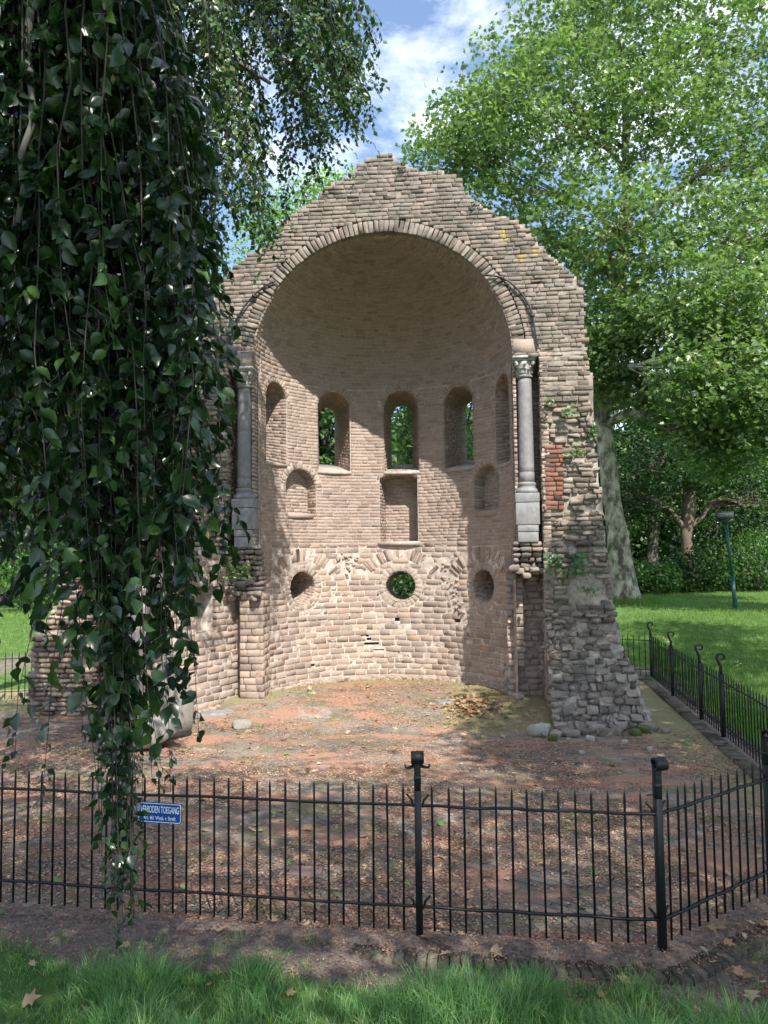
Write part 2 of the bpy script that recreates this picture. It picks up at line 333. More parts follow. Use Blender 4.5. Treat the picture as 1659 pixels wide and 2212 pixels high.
X, Y = np.meshgrid(xs, ys); xl_, c_ = Lw(X, Y); rr_ = np.hypot(xl_, np.maximum(c_, 0))
tt_ = np.maximum(sst((rr_ - 1.3) / .7) * (c_ > -.2), sst((xl_ - .3) / 1.0) * sst((c_ + 2.0) / 1.0)); tt_ = np.maximum(tt_, sst((X - 3.0) / .8) * .8)
court.data.attributes['tint'].data.foreach_set('value', tt_.astype(np.float32).ravel())

# kerb: a strip of brick-on-edge pavers all round, slightly proud
M_kerb = mat_stone('kerb_brick', [(0.09, 0.08, 0.065), (0.14, 0.12, 0.095), (0.19, 0.165, 0.13)], moss=(0.10, 0.11, 0.04), dark=(0.06, 0.05, 0.04), darkr=(0.48, 0.62), st=0.9)
mb = MB()
def seg_line(P, closed=True):
    n = len(P)
    for i in range(n if closed else n - 1): yield np.array(P[i], float), np.array(P[(i + 1) % n], float)
for k, (d0, d1, top) in enumerate([(0.13, 0.30, 0.006), (-0.04, -0.22, 0.03)]):
    A = off_poly(FENCE, d0); B = off_poly(FENCE, d1); n = len(A)
    for i in range(n):
        a0, a1, b0, b1 = A[i], A[(i + 1) % n], B[i], B[(i + 1) % n]
        cnt = max(2, int(np.linalg.norm(a1 - a0) / 0.068))
        if k == 1 and i in (0, 1, 2, 3): continue
        for j in range(cnt):
            t0 = (j + 0.05) / cnt; t1 = (j + 0.95) / cnt
            q = [a0 + (a1 - a0) * t0, a0 + (a1 - a0) * t1, b0 + (b1 - b0) * t1, b0 + (b1 - b0) * t0]
            zt = top + rnd.uniform(-0.008, 0.008)
            v = [(*p, -0.25) for p in q] + [(*(p + (np.mean(q, 0) - p) * 0.06), zt + rnd.uniform(-0.003, 0.003)) for p in q]
            mb.add(v, BOXF, rnd.random())
kerb = mb.build('kerb', M_kerb); tag(kerb, kind='structure')
# soil bed between kerb and court edge (4 mm sheet under the pickets)
mb = MB(); A = off_poly(FENCE, 0.17); B = off_poly(FENCE, -0.10); n = len(A)
for i in range(n):
    m_ = 60; t = np.linspace(0, 1, m_ + 1)[:, None]
    a = A[i] + (A[(i + 1) % n] - A[i]) * t; b = B[i] + (B[(i + 1) % n] - B[i]) * t; rows = []
    for s in np.linspace(0, 1, 7):
        p = a + (b - a) * s; hz = -0.004 + 0.034 * math.sin(math.pi * s)
        z = hz + (vnoise(np.c_[p, 0 * p[:, 0]], 9, 4) - 0.5) * 0.03 * math.sin(math.pi * s); rows.append(np.c_[p, z])
    V = np.array(rows); idx = np.arange(V.shape[0] * V.shape[1]).reshape(V.shape[:2])
    mb.add(V.reshape(-1, 3), np.stack([idx[:-1, :-1], idx[:-1, 1:], idx[1:, 1:], idx[1:, :-1]], -1).reshape(-1, 4))
M_soil = mat_simple('bare_soil', (0.17, 0.135, 0.115), 0.95, var=0.5, sc=25, st=0.9, spec=0.1, col2=(0.22, 0.12, 0.085), c2r=(0.55, 0.7))
soil = mb.build('soil', M_soil, smooth=True); tag(soil, kind='structure')

# ---------------------------------------------------------------- the ruin
ruin = thing('chapel_ruin', (float(OB[0]), float(OB[1]), 0), 'ruined brick chapel apse with half dome, big round arch, narrow windows and round holes', 'ruin')
AP_R = 2.15; ZS = 5.75
def to_world_arr(p): return Wl(p)
def map_apse(u, v, w_):
    """u = angle (rad), v = height along the meridian, w = towards the room"""
    r = np.where(v < ZS, AP_R, AP_R * np.cos((v - ZS) / AP_R)); z = np.where(v < ZS, v, ZS + AP_R * np.sin(np.clip((v - ZS) / AP_R, 0, 1.6)))
    ph = np.clip((v - ZS) / AP_R, 0, 1.57)
    rr = r - w_ * np.cos(ph); zz = z - w_ * np.sin(ph)
    return np.stack([rr * np.sin(u), rr * np.cos(u), zz], -1)
def scale_apse(v): return AP_R if v < ZS else max(0.12, AP_R * math.cos((v - ZS) / AP_R))
def gen_bricks(mb, mapf, maskf, u0, u1, v0, v1, ch, ln, depth=0.12, joint=0.012, proud=0.004, jit=0.003, scalef=None, seed=1, skip=0.0, bev=0.004, chj=0.06, face=0.002, back=None, tintf=None, wob=0.0):
    r = random.Random(seed); L_ = []; v = v0
    while v < v1 - 0.02:
        h = ch * (1 + r.uniform(-chj, chj)); sc = scalef(v + h / 2) if scalef else 1.0
        us = np.arange(u0, u1, 0.008 / sc); ok = maskf(us, v + h * 0.5)
        if wob: pass
        i = 0; nU = len(us)
        while i < nU:
            if not ok[i]: i += 1; continue
            j = i
            while j < nU and ok[j]: j += 1
            a, b = us[i], us[j - 1] + 0.008 / sc; i = j
            if (b - a) * sc < 0.035: continue
            x = a - r.uniform(0, 0.6) * ln / sc if (b - a) * sc > ln * 1.3 else a
            while x < b - 1e-6:
                l = ln * r.choice([0.55, 0.9, 1.0, 1.05, 1.15]) * (1 + r.uniform(-0.08, 0.08)) / sc
                e = x + l
                if b - e < 0.045 / sc: e = b
                aa = max(x, a); ee = min(e, b); x = e
                if (ee - aa) * sc < 0.03: continue
                if r.random() < skip: continue
                L_.append((aa + joint / 2 / sc, ee - joint / 2 / sc, v + joint / 2, v + h - joint / 2, sc, r.uniform(-proud, proud), r.random()))
        v += h
    if not L_: return
    B = np.array(L_); n = len(B); q = np.random.RandomState(seed)
    sc = B[:, 4]; lu = (B[:, 1] - B[:, 0]); lv = B[:, 3] - B[:, 2]
    bu = np.minimum(bev / sc, lu * 0.3); bv = np.minimum(bev, lv * 0.3)
    au = np.stack([B[:, 0], B[:, 0] + bu, B[:, 1] - bu, B[:, 1]], 1); av = np.stack([B[:, 2], B[:, 2] + bv, B[:, 3] - bv, B[:, 3]], 1)
    U = np.repeat(au[:, None, :], 4, 1).copy(); V = np.repeat(av[:, :, None], 4, 2).copy()
    W_ = np.zeros((n, 4, 4)); W_[:, 1:3, 1:3] = 1
    W_ = np.where(W_ > 0, B[:, 5][:, None, None] + q.uniform(-face, face, (n, 4, 4)), B[:, 5][:, None, None] - bev * q.uniform(0.5, 1.4, (n, 4, 4)))
    W_ += (q.uniform(-1, 1, (n, 1, 1)) * np.linspace(-1, 1, 4)[None, None, :] + q.uniform(-1, 1, (n, 1, 1)) * np.linspace(-1, 1, 4)[None, :, None]) * proud * 0.5
    U += q.uniform(-jit, jit, U.shape) / sc[:, None, None]; V += q.uniform(-jit, jit, V.shape)
    V += (q.uniform(-1, 1, (n, 1, 1)) * np.linspace(-1, 1, 4)[None, None, :]) * jit
    # cut the four corners a little
    ring = [(0, 0), (0, 1), (0, 2), (0, 3), (1, 3), (2, 3), (3, 3), (3, 2), (3, 1), (3, 0), (2, 0), (1, 0)]
    for (i, j) in ((0, 0), (0, 3), (3, 0), (3, 3)):
        cu = np.where(j == 0, 1, -1) * bu * q.uniform(0.1, 0.6, n); U[:, i, j] += cu; V[:, i, j] += (1 if i == 0 else -1) * bv * q.uniform(0.1, 0.6, n)
    fu = U.reshape(n, 16); fv = V.reshape(n, 16); fw = W_.reshape(n, 16)
    ri = [i * 4 + j for i, j in ring]
    bu_ = fu[:, ri]; bv_ = fv[:, ri]; bw = np.full((n, 12), -depth)
    UU = np.concatenate([fu, bu_], 1); VV = np.concatenate([fv, bv_], 1); WW = np.concatenate([fw, bw], 1)
    P = mapf(UU.ravel(), VV.ravel(), WW.ravel())
    F = []
    for i in range(3):
        for j in range(3): F.append([i * 4 + j, i * 4 + j + 1, (i + 1) * 4 + j + 1, (i + 1) * 4 + j])
    for k in range(12):
        a, b = ri[k], ri[(k + 1) % 12]; F.append([b, a, 16 + k, 16 + (k + 1) % 12])
    F = np.array(F)[None] + (np.arange(n) * 28)[:, None, None]
    t = B[:, 6]
    if tintf is not None: t = tintf(B, t)
    mb.add(to_world_arr(P), F.reshape(-1, 4), np.repeat(t, 28))
def gen_back(mb, mapf, maskf, u0, u1, v0, v1, du, dv, w_=-0.012, amp=0.004, seed=0):
    us = np.linspace(u0, u1, max(2, int(round((u1 - u0) / du)) + 1)); vs = np.linspace(v0, v1, max(2, int(round((v1 - v0) / dv)) + 1))
    U, V = np.meshgrid(us, vs); P = mapf(U.ravel(), V.ravel(), w_ + np.random.RandomState(seed).uniform(-amp, amp, U.size))
    i = np.arange(U.size).reshape(U.shape); F = np.stack([i[:-1, :-1], i[:-1, 1:], i[1:, 1:], i[1:, :-1]], -1).reshape(-1, 4)
    cu = ((U[:-1, :-1] + U[1:, 1:]) / 2); cv = ((V[:-1, :-1] + V[1:, 1:]) / 2)
    keep = np.array([maskf(cu[k], cv[k, 0]) for k in range(cu.shape[0])]).ravel()
    mb.add(to_world_arr(P), F[keep])

# openings in the apse, (centre angle, half width m, z0, z spring)
WIN = [(-68, 0.31, 4.22, 5.36), (-31.3, 0.335, 4.16, 5.36), (4.0, 0.335, 4.16, 5.40), (36.0, 0.335, 4.16, 5.36), (70.5, 0.31, 4.10, 5.33)]
NIC = [(-51, 0.36, 3.34, 3.80), (54, 0.36, 3.32, 3.78)]
SQN = (2.2, 0.375, 2.81, 4.02)
ROU = [(-50, 0.29, 1.98), (2.5, 0.285, 1.96), (50.2, 0.29, 1.98)]
HOL = [(-25, 0.055, 1.33, 1.40), (0.6, 0.05, 1.29, 1.40), (32.9, 0.07, 1.30, 1.39), (-44, 0.04, 0.52, 0.58), (-12.5, 0.14, 0.86, 0.905), (-9, 0.10, 0.74, 0.78), (-5.5, 0.11, 0.56, 0.62), (0, 0.07, 0.68, 0.73), (5, 0.1, 0.50, 0.54), (-16, 0.08, 1.02, 1.05), (-14, 0.05, 0.95, 1.0)]
def arched(u, v, th, hw, z0, zs_, grow=0.0):
    x = (u - R_(th)) * AP_R; hw = hw + grow
    return (np.abs(x) < hw) & (v > z0 - (grow if grow else 0)) & ((v < zs_) | (x * x + (v - zs_) ** 2 < hw * hw))
ARC_R0, ARC_R1, ARC_Z = 0.76, 0.99, 1.70
def holes(u, v, ring=True, big=False):
    e = 0.0
    out = np.zeros(np.shape(u), bool)
    rg = 0.13 if ring else 0.0
    for th, hw, z0, zs_ in WIN:
        x = (u - R_(th)) * AP_R
        out |= (np.abs(x) < hw) & (v > z0) & (v <= zs_)
        out |= (x * x + (v - zs_) ** 2 < (hw + rg) ** 2) & (v > zs_)
    for th, hw, z0, zs_ in NIC:
        x = (u - R_(th)) * AP_R
        out |= (np.abs(x) < hw) & (v > z0) & (v <= zs_)
        out |= (x * x + (v - zs_) ** 2 < (hw + rg) ** 2) & (v > zs_)
    th, hw, z0, z1 = SQN; x = (u - R_(th)) * AP_R
    top = z1 + 0.10 * (1 - (x / hw) ** 2)
    out |= (np.abs(x) < hw) & (v > z0) & (v < top)
    if ring: out |= (np.abs(x) < hw + 0.05) & (v > top - 0.02) & (v < top + 0.09)
    for th, r, zc in ROU:
        x = (u - R_(th)) * AP_R; out |= x * x + (v - zc) ** 2 < (r + (0.14 if ring else 0)) ** 2
        if ring:
            rr = np.hypot(x, v - ARC_Z); an = np.abs(np.arctan2(x, v - ARC_Z))
            out |= (rr > ARC_R0) & (rr < ARC_R1) & (an < R_(57)) & (np.abs(x) < 0.93)
    for th, hw, z0, z1 in HOL:
        x = (u - R_(th)) * AP_R; out |= (np.abs(x) < hw) & (v > z0) & (v < z1)
    return out
TH0 = R_(-83.3); TH1 = R_(83.3)
def m_up(u, v): return (~holes(u, v)) & (u > TH0) & (u < TH1)
def scar(u, v):
    a = np.degrees(u)
    s1 = (np.abs((a - 29) - (2.1 - v) * 6) < 2.6 + 2.5 * (v > 2.0)) & (v > 1.5) & (v < 2.45)
    s2 = (np.abs((a - 37) - (1.35 - v) * 7) < 1.7) & (v > 0.9) & (v < 1.9)
    s3 = (np.abs(a + 24.5) < 5.5 * np.clip((v - 2.0) / 0.5, 0, 1)) & (v > 2.0) & (v < 2.62)
    s4 = (a > 62) & (v < 0.75) & (v > 0.3)
    return s1 | s2 | s3 | s4
def m_bk(u, v): return (~holes(u, v, ring=False)) & (u > TH0 - 0.02) & (u < TH1 + 0.02)
mb = MB()
gen_bricks(mb, map_apse, m_up, TH0, TH1, 2.74, ZS, 0.0605, 0.19, scalef=scale_apse, seed=11, joint=0.0065, proud=0.0018, jit=.002)
upper = mb.build('apse_wall', M_inner, ruin)
mb = MB()
gen_bricks(mb, map_apse, lambda u, v: np.ones(np.shape(u), bool), R_(-93), R_(93), ZS, ZS + AP_R * 1.5, 0.068, 0.19, scalef=scale_apse, seed=12, joint=0.0075, proud=0.003, jit=.002)
dome = mb.build('half_dome', M_dome, ruin)
mb = MB()
gen_bricks(mb, map_apse, lambda u, v: m_up(u, v) & ~scar(u, v), TH0, TH1, 0.10, 2.74, 0.104, 0.24, scalef=scale_apse, seed=13, joint=0.011, proud=0.005, bev=0.005, jit=0.004, face=0.003, skip=0.008)
lower = mb.build('lower_wall', M_low, ruin)
tag(lower, 'pale blockwork below the windows with white pointing')
mb = MB(); gen_back(mb, map_apse, m_bk, TH0 - 0.03, TH1 + 0.03, 2.70, ZS, 0.011, 0.022, -0.0055, .002)
gen_back(mb, map_apse, lambda u, v: np.ones(np.shape(u), bool), R_(-93), R_(93), ZS, ZS + AP_R * 1.57, 0.03, 0.03, -0.0055, .002)
mb.build('mortar', M_mort_i, ruin)
mb = MB(); gen_back(mb, map_apse, m_bk, TH0 - 0.03, TH1 + 0.03, 0.0, 2.73, 0.011, 0.022, -0.004, 0.004); mb.build('mortar', M_mort_l, ruin)
# voussoir rings on the curved wall
def ring(mb, th, zc, r0, r1, a0, a1, step=0.075, seed=3, two=False, proud=0.006, joint=0.011, depth=0.12, clipx=None):
    def mp_(u, v, w_):   # u radial, v angle*rmean
        rm = (r0 + r1) / 2; a = v / rm
        return map_apse(R_(th) + (u * np.sin(a)) / AP_R, zc + u * np.cos(a), w_)
    rm = (r0 + r1) / 2
    gen_bricks(mb, mp_, lambda u, v: (np.ones(np.shape(u), bool) if clipx is None else np.abs(u * math.sin(v / rm)) < clipx), r0, r1, a0 * rm, a1 * rm, step, (r1 - r0) * (1.0 if not two else 0.5), depth=depth, joint=joint, seed=seed, proud=proud)
hp = math.pi / 2; mb = MB()
th, hw, z0, z1 = SQN
def mp_seg(u, v, w_):
    x = v; zt = z1 + 0.10 * (1 - (x / hw) ** 2)
    return map_apse(R_(th) + x / AP_R, zt + u, w_)
gen_bricks(mb, mp_seg, lambda u, v: np.ones(np.shape(u), bool), 0.0, 0.085, -hw - 0.04, hw + 0.04, 0.055, 0.2, seed=51, proud=0.012)
mb.build('niche_lintel', M_inner, ruin)
for k, (th, r, zc) in enumerate(ROU):
    mb = MB(); ring(mb, th, ARC_Z, ARC_R0, ARC_R1, R_(-56), R_(56), 0.072, 70 + k, proud=0.016, clipx=0.93)
    mb.build('blind_arch', M_low, ruin)

# reveals (tunnel linings)
def tunnel(name, th, hw, z0, zs_, d, hw2, z02, zs2, mat, matm, seed, back=False, circ=False, ax=None):
    ba = R_(th if ax is None else ax)
    Lj = zs_ - z0; Lt = 2 * Lj + math.pi * hw
    if circ: Lt = 2 * math.pi * hw
    def path(t, hw_, z0_, zs__):
        if circ:
            a = t / hw; return -hw_ * np.cos(a), zs__ + hw_ * np.sin(a), np.cos(a), -np.sin(a)
        a = np.clip((t - Lj) / hw, 0, math.pi); x = -hw_ * np.cos(a); z = zs__ + hw_ * np.sin(a)
        f1 = np.clip(t / Lj, 0, 1); f2 = np.clip((t - Lj - math.pi * hw) / Lj, 0, 1)
        z = np.where(t < Lj, z0_ + (zs__ - z0_) * f1, np.where(t > Lj + math.pi * hw, zs__ + (z0_ - zs__) * f2, z))
        return x, z, np.cos(a), -np.sin(a)
    def mp_(u, v, w_):   # u = depth, v = path
        x1, z1_, nx, nz_ = path(v, hw, z0, zs_); x2, z2_, _, _ = path(v, hw2, z02, zs2); f = u / d
        x = x1 + (x2 - x1) * f + nx * w_; z = z1_ + (z2_ - z1_) * f + nz_ * w_
        a = R_(th); # straight tunnel along the local radial direction
        cx, cy = AP_R * np.cos(x / AP_R), AP_R * np.sin(x / AP_R)
        base_r = np.where(np.abs(x) < 1, cx, AP_R) ; rr = base_r
        return np.stack([rr * math.sin(a) + x * math.cos(a) + u * math.sin(ba), rr * math.cos(a) - x * math.sin(a) + u * math.cos(ba), z], -1)
    mbr = MB(); gen_bricks(mbr, mp_, lambda u, v: np.ones(np.shape(u), bool), 0.0, d, 0, Lt, 0.0605, 0.2, seed=seed, joint=0.008, depth=0.05, proud=0.003, jit=.002)
    o = mbr.build(name, mat, ruin)
    mm = MB(); gen_back(mm, mp_, lambda u, v: np.ones(np.shape(u), bool), -0.008, d, 0, Lt, 0.05, 0.04, -0.009); mo = mm.build('mortar', matm, o)
    if back:
        t = np.linspace(0, Lt, 30); P = mp_(np.full(30, d - 0.02), t, np.full(30, -0.04)); c = P.mean(0); mk = MB()
        Pw = to_world_arr(np.vstack([P, c])); F = [[i, i + 1, 30] for i in range(29)] + [[29, 0, 30]]
        mk.add(Pw, F); mk.build('back_wall', mat, o)
    return o, mp_
WAX = [-60, -19, -3.5, 19, 62]; WHB = [0.17, 0.165, 0.215, 0.19, 0.17]; RAX = [-50, 0.0, 50.2]
def out_hit(th, ax, r=3.02):
    a = R_(th); b = R_(ax); p = np.array([AP_R * math.sin(a), AP_R * math.cos(a)]); d = np.array([math.sin(b), math.cos(b)]); t = -(p @ d) + math.sqrt((p @ d) ** 2 + r * r - p @ p); h = p + d * t; return math.atan2(h[0], h[1])
for k, (th, hw, z0, zs_) in enumerate(WIN):
    mb = MB(); ring(mb, th, zs_, hw + 0.002, hw + 0.128, -hp, hp, 0.062, 40 + k)
    o, f = tunnel('window', th, hw, z0, zs_, 0.9, WHB[k], z0 + 0.22, zs_ + 0.02, M_inner, M_mort_i, 80 + k, ax=WAX[k])
    mb.build('window_surround', M_inner, o)
    mk = MB(); a = R_(th)
    ba = R_(WAX[k])
    def q(x, dd, z): rr = AP_R * math.cos(x / AP_R); return (rr * math.sin(a) + x * math.cos(a) + dd * math.sin(ba), rr * math.cos(a) - x * math.sin(a) + dd * math.cos(ba), z)
    zf, zb = z0 - 0.04, z0 + 0.235
    pv = [q(-hw - 0.01, -0.006, zf - 0.02), q(hw + 0.01, -0.006, zf - 0.02), q(hw, 0.9, zb - 0.3), q(-hw, 0.9, zb - 0.3), q(-hw - 0.01, -0.006, zf + 0.03), q(hw + 0.01, -0.006, zf + 0.03), q(0.24, 0.9, zb), q(-0.24, 0.9, zb)]
    mk.add(to_world_arr(pv), BOXF); mk.build('sill', M_sill, o)
def flat_back(mb, th, hw, z0, z1, d, seed, arched_=None):
    def mp_(u, v, w_):
        a = R_(th); rr = AP_R * math.cos(hw / AP_R) + d - w_
        return np.stack([rr * math.sin(a) + u * math.cos(a), rr * math.cos(a) - u * math.sin(a), v], -1)
    gen_bricks(mb, mp_, lambda u, v: np.ones(np.shape(u), bool), -hw - 0.03, hw + 0.03, z0, z1, 0.0605, 0.19, seed=seed, joint=0.010)
    return mp_
for k, (th, hw, z0, zs_) in enumerate(NIC):
    mb = MB(); ring(mb, th, zs_, hw + 0.002, hw + 0.128, -hp, hp, 0.062, 45 + k)
    o, f = tunnel('niche', th, hw, z0, zs_, 0.24, hw - 0.02, z0, zs_ - 0.01, M_inner, M_mort_i, 90 + k)
    mb.build('niche_surround', M_inner, o)
    mk = MB(); mp_ = flat_back(mk, th, hw, z0 - 0.03, zs_ + hw, 0.23, 95 + k); mk.build('niche_back', M_inner, o)
    mm = MB(); gen_back(mm, mp_, lambda u, v: np.ones(np.shape(u), bool), -hw - 0.05, hw + 0.05, z0 - 0.06, zs_ + hw + 0.03, 0.05, 0.05, -0.01); mm.build('mortar', M_mort_i, o)
    mk = MB(); a = R_(th); pv = []
    for zz in (z0 - 0.1, z0): pv += [q_ for q_ in [(((AP_R * math.cos(x / AP_R) + dd) * math.sin(a) + x * math.cos(a)), ((AP_R * math.cos(x / AP_R) + dd) * math.cos(a) - x * math.sin(a)), zz) for x, dd in ((-hw, 0.006), (hw, 0.006), (hw, 0.3), (-hw, 0.3))]]
    mk.add(to_world_arr(pv), BOXF); mk.build('ledge', M_inner, o)
# rectangular niche
th, hw, z0, z1 = SQN; a = R_(th); dn = 0.42
sq = thing('niche', (0, 0, 0), None, None); sq.parent = ruin; sq.location = (0, 0, 0)
bpy.data.objects.remove(sq)
def mp_side(sgn):
    def f(u, v, w_):  # u depth, v height
        x = sgn * hw - sgn * w_ ; x = np.where(sgn < 0, x + u * 0.16, x)
        rr = AP_R * np.cos(hw / AP_R) + u
        return np.stack([rr * math.sin(a) + x * math.cos(a), rr * math.cos(a) - x * math.sin(a), v], -1)
    return f
mk = MB(); mm = MB()
for s in (-1, 1):
    gen_bricks(mk, mp_side(s), lambda u, v: np.ones(np.shape(u), bool), 0.0, dn, z0, z1 + 0.03, 0.0605, 0.19, depth=0.05, seed=101 + s, joint=0.01)
    gen_back(mm, mp_side(s), lambda u, v: np.ones(np.shape(u), bool), 0.0, dn, z0, z1 + 0.05, 0.05, 0.05, -0.01)
def mp_top(u, v, w_):
    x = v; zt = z1 + 0.10 * (1 - (x / hw) ** 2) - w_ - 0.10 * u; rr = AP_R * np.cos(x / AP_R) + u
    return np.stack([rr * math.sin(a) + x * math.cos(a), rr * math.cos(a) - x * math.sin(a), zt], -1)
gen_bricks(mk, mp_top, lambda u, v: np.ones(np.shape(u), bool), 0.0, dn, -hw, hw, 0.055, 0.2, depth=0.05, seed=105, joint=0.01)
gen_back(mm, mp_top, lambda u, v: np.ones(np.shape(u), bool), 0.0, dn + 0.03, -hw - 0.02, hw + 0.02, 0.05, 0.05, -0.01)
mpb = flat_back(mk, th, hw, z0, z1 + 0.12, dn, 107)
gen_back(mm, mpb, lambda u, v: np.ones(np.shape(u), bool), -hw - 0.05, hw + 0.05, z0 - 0.05, z1 + 0.15, 0.05, 0.05, -0.01)
o = mk.build('niche', M_inner, ruin); mm.build('mortar', M_mort_i, o)
mk = MB(); pv = []
for zz in (z0 - 0.08, z0 + 0.004):
    pv += [((AP_R * math.cos(x / AP_R) + dd) * math.sin(a) + x * math.cos(a), (AP_R * math.cos(x / AP_R) + dd) * math.cos(a) - x * math.sin(a), zz) for x, dd in ((-hw - 0.03, -0.02), (hw + 0.03, -0.02), (hw, 0.46), (-hw, 0.46))]
mk.add(to_world_arr(pv), BOXF); mk.build('sill', M_sill, o)
# round windows
for k, (th_, r, zc) in enumerate(ROU):
    rw, _ = tunnel('round_window', th_, r, zc, zc, 0.9, r * (0.9 if k == 1 else 0.85), zc, zc + (0.0 if k == 1 else 0.10), M_inner if k != 1 else M_low, M_mort_i, 110 + k, back=(k != 1), circ=True, ax=RAX[k])
    mb = MB(); ring(mb, th_, zc, r, r + 0.135, -math.pi, math.pi, 0.085, 60 + k, proud=0.002, joint=.005); mb.build('round_surround', M_ring, rw)
# putlog holes: dark little boxes behind the face are simply open joints into the core
for th_, hw_, z0_, z1_ in HOL:
    mk = MB()
    a = R_(th_); pv = []
    for zz in (z0_ - 0.01, z1_ + 0.01):
        pv += [((AP_R + dd) * math.sin(a) + x * math.cos(a), (AP_R + dd) * math.cos(a) - x * math.sin(a), zz) for x, dd in ((-hw_ - 0.01, 0.005), (hw_ + 0.01, 0.005), (hw_ + 0.01, 0.22), (-hw_ - 0.01, 0.22))]
    mk.add(to_world_arr(pv), [BOXF[0], BOXF[1], BOXF[3], BOXF[4], BOXF[5]])
    mk.build('putlog_hole', M_mort_f, ruin)

# outer skin of the apse, with the window and round openings left through
OR = 3.02
def map_out(u, v, w_):
    ph = np.clip((v - ZS) / OR, 0, 1.57); r = OR * np.cos(ph) + w_ * np.cos(ph); z = np.where(v < ZS, v, ZS + OR * .82 * np.sin(ph) + w_ * np.sin(ph))
    return np.stack([r * np.sin(u), np.abs(r * np.cos(u)) + .12, z], -1)
def m_out(u, v):
    o_ = np.zeros(np.shape(u), bool)
    for (th_, hw_, z0_, zs_), ax_ in zip(WIN, WAX):
        x = (u - out_hit(th_, ax_)) * OR; o_ |= (np.abs(x) < 0.22) & (v > z0_ + 0.2) & (v < zs_ + 0.02); o_ |= (x * x + (v - zs_ - 0.02) ** 2 < 0.22 ** 2) & (v > zs_)
    th_, r, zc = ROU[1]; x = (u - out_hit(th_, 0.0)) * OR; o_ |= x * x + (v - zc) ** 2 < 0.27 ** 2
    return ~o_
mb = MB(); gen_back(mb, map_out, m_out, R_(-92), R_(92), -0.3, ZS, 0.008, 0.025, 0, 0.004)
gen_back(mb, map_out, lambda u, v: np.ones(np.shape(u), bool), R_(-92), R_(92), ZS, ZS + OR * 1.35, 0.05, 0.05, 0, 0.01)
mb.build('outer_wall', M_wing, ruin)

# ---- facade -------------------------------------------------------------
SIL_R = [(0.24, 9.22), (0.30, 9.10), (0.50, 9.0), (0.70, 8.90), (1.27, 8.84), (1.36, 8.72), (1.45, 8.52), (1.58, 8.36), (1.80, 8.18), (2.00, 8.06), (2.32, 7.92), (2.50, 7.70), (2.62, 7.52), (2.84, 7.30), (3.12, 7.04), (3.24, 6.88), (3.30, 6.65), (3.30, 5.95), (3.34, 5.70), (3.36, 5.05), (3.40, 4.3), (3.45, 3.6), (3.50, 2.9), (3.56, 2.2), (3.62, 1.6), (3.70, 1.1), (3.84, 0.62), (3.95, 0.2), (4.0, -0.2)]
SIL_L = [(0.02, 9.22), (-0.14, 9.19), (-0.30, 9.12), (-0.42, 8.96), (-0.62, 8.84), (-0.72, 8.80), (-0.92, 8.72), (-1.04, 8.54), (-1.18, 8.45), (-1.42, 8.34), (-1.65, 8.14), (-1.80, 7.92), (-1.90, 7.78), (-2.15, 7.70), (-2.42, 7.5), (-2.66, 7.22), (-2.76, 6.94), (-2.88, 6.6), (-3.05, 6.2), (-3.4, 5.8), (-3.6, 5.5), (-3.9, 5.25), (-4.1, 5.0), (-4.38, 4.74), (-4.66, 4.45), (-4.68, 3.62), (-4.89, 3.41), (-5.07, 2.94), (-5.45, 2.3), (-5.50, 1.8), (-5.78, 1.43), (-5.85, 0.66), (-5.88, -0.2)]
FPOLY = np.array(SIL_L[::-1] + SIL_R)
SPR = 5.74; AR0 = 2.165; AR1 = 2.37
def in_arch(x, z, r): return ((z > SPR) & (x * x + (z - SPR) ** 2 < r * r)) | ((z <= SPR) & (np.abs(x) < (2.56 if r >= AR0 else AR0)))
def fmask(x, z, region):
    zz_ = np.full(np.shape(x), z) if np.isscalar(z) else z
    jx = 0.07 * math.sin(float(np.ravel(zz_)[0]) * 91.7) * math.sin(float(np.ravel(zz_)[0]) * 37.1 + 1) if np.isscalar(z) or np.ndim(z) == 0 else 0.0
    ok = inpoly(x * (1 + 0.0) + np.sign(x) * jx, zz_, FPOLY)
    ok &= ~in_arch(x, z, AR1 + 0.005)
    # tall opening in the lower left wing
    ok &= ~((x > -3.35) & (x < -2.5) & (z < 2.72))
    if region == 'top': ok &= ((z > SPR) | (x < -2.56) & (z > 5.0)) & (x > -9)
    elif region == 'pier': ok &= (x > 2.5) & (z <= SPR)
    elif region == 'wing': ok &= (x < -2.5) & (z <= 5.0)
    return ok
def fc(x, z):
    x = np.asarray(x, float); z = np.asarray(z, float)
    c = np.where(z > SPR - 0.02, -0.12, -0.20)
    b = np.where((x > 2.4) & (z < 1.7), np.clip((1.7 - z) / 1.7, 0, 1.2) ** 1.7 * 1.0, 0)
    b = b * np.where(x > 3.0, 1 - 0.25 * np.clip(x - 3.0, 0, 1), 1)
    c = c - b
    c = np.where((x < -4.9) & (z < 1.3), c - 0.25, c)
    return c
def rough(x, z):
    P = np.stack([x, z, 0 * x], -1).reshape(-1, 3)
    return (vnoise(P, 2.2, 5) - 0.5).reshape(np.shape(x))
def map_fac(amp=0.03, shear=True):
    def f(u, v, w_):
        # the pier's inner edge leans in a little where it bulges forward
        x = u; c = fc(u, v) + amp * rough(u, v) * 2 - w_
        return np.stack([x, c, v + 0 * u], -1)
    return f
mb = MB()
gen_bricks(mb, map_fac(0.02), lambda u, v: fmask(u, v, 'top') , -4.5, 4.2, 5.0, 9.3, 0.071, 0.19, depth=0.2, joint=0.009, proud=0.007, jit=0.006, seed=21, bev=0.006, face=0.006, skip=.006)
mb.build('gable_wall', M_facade, ruin)
mb = MB()
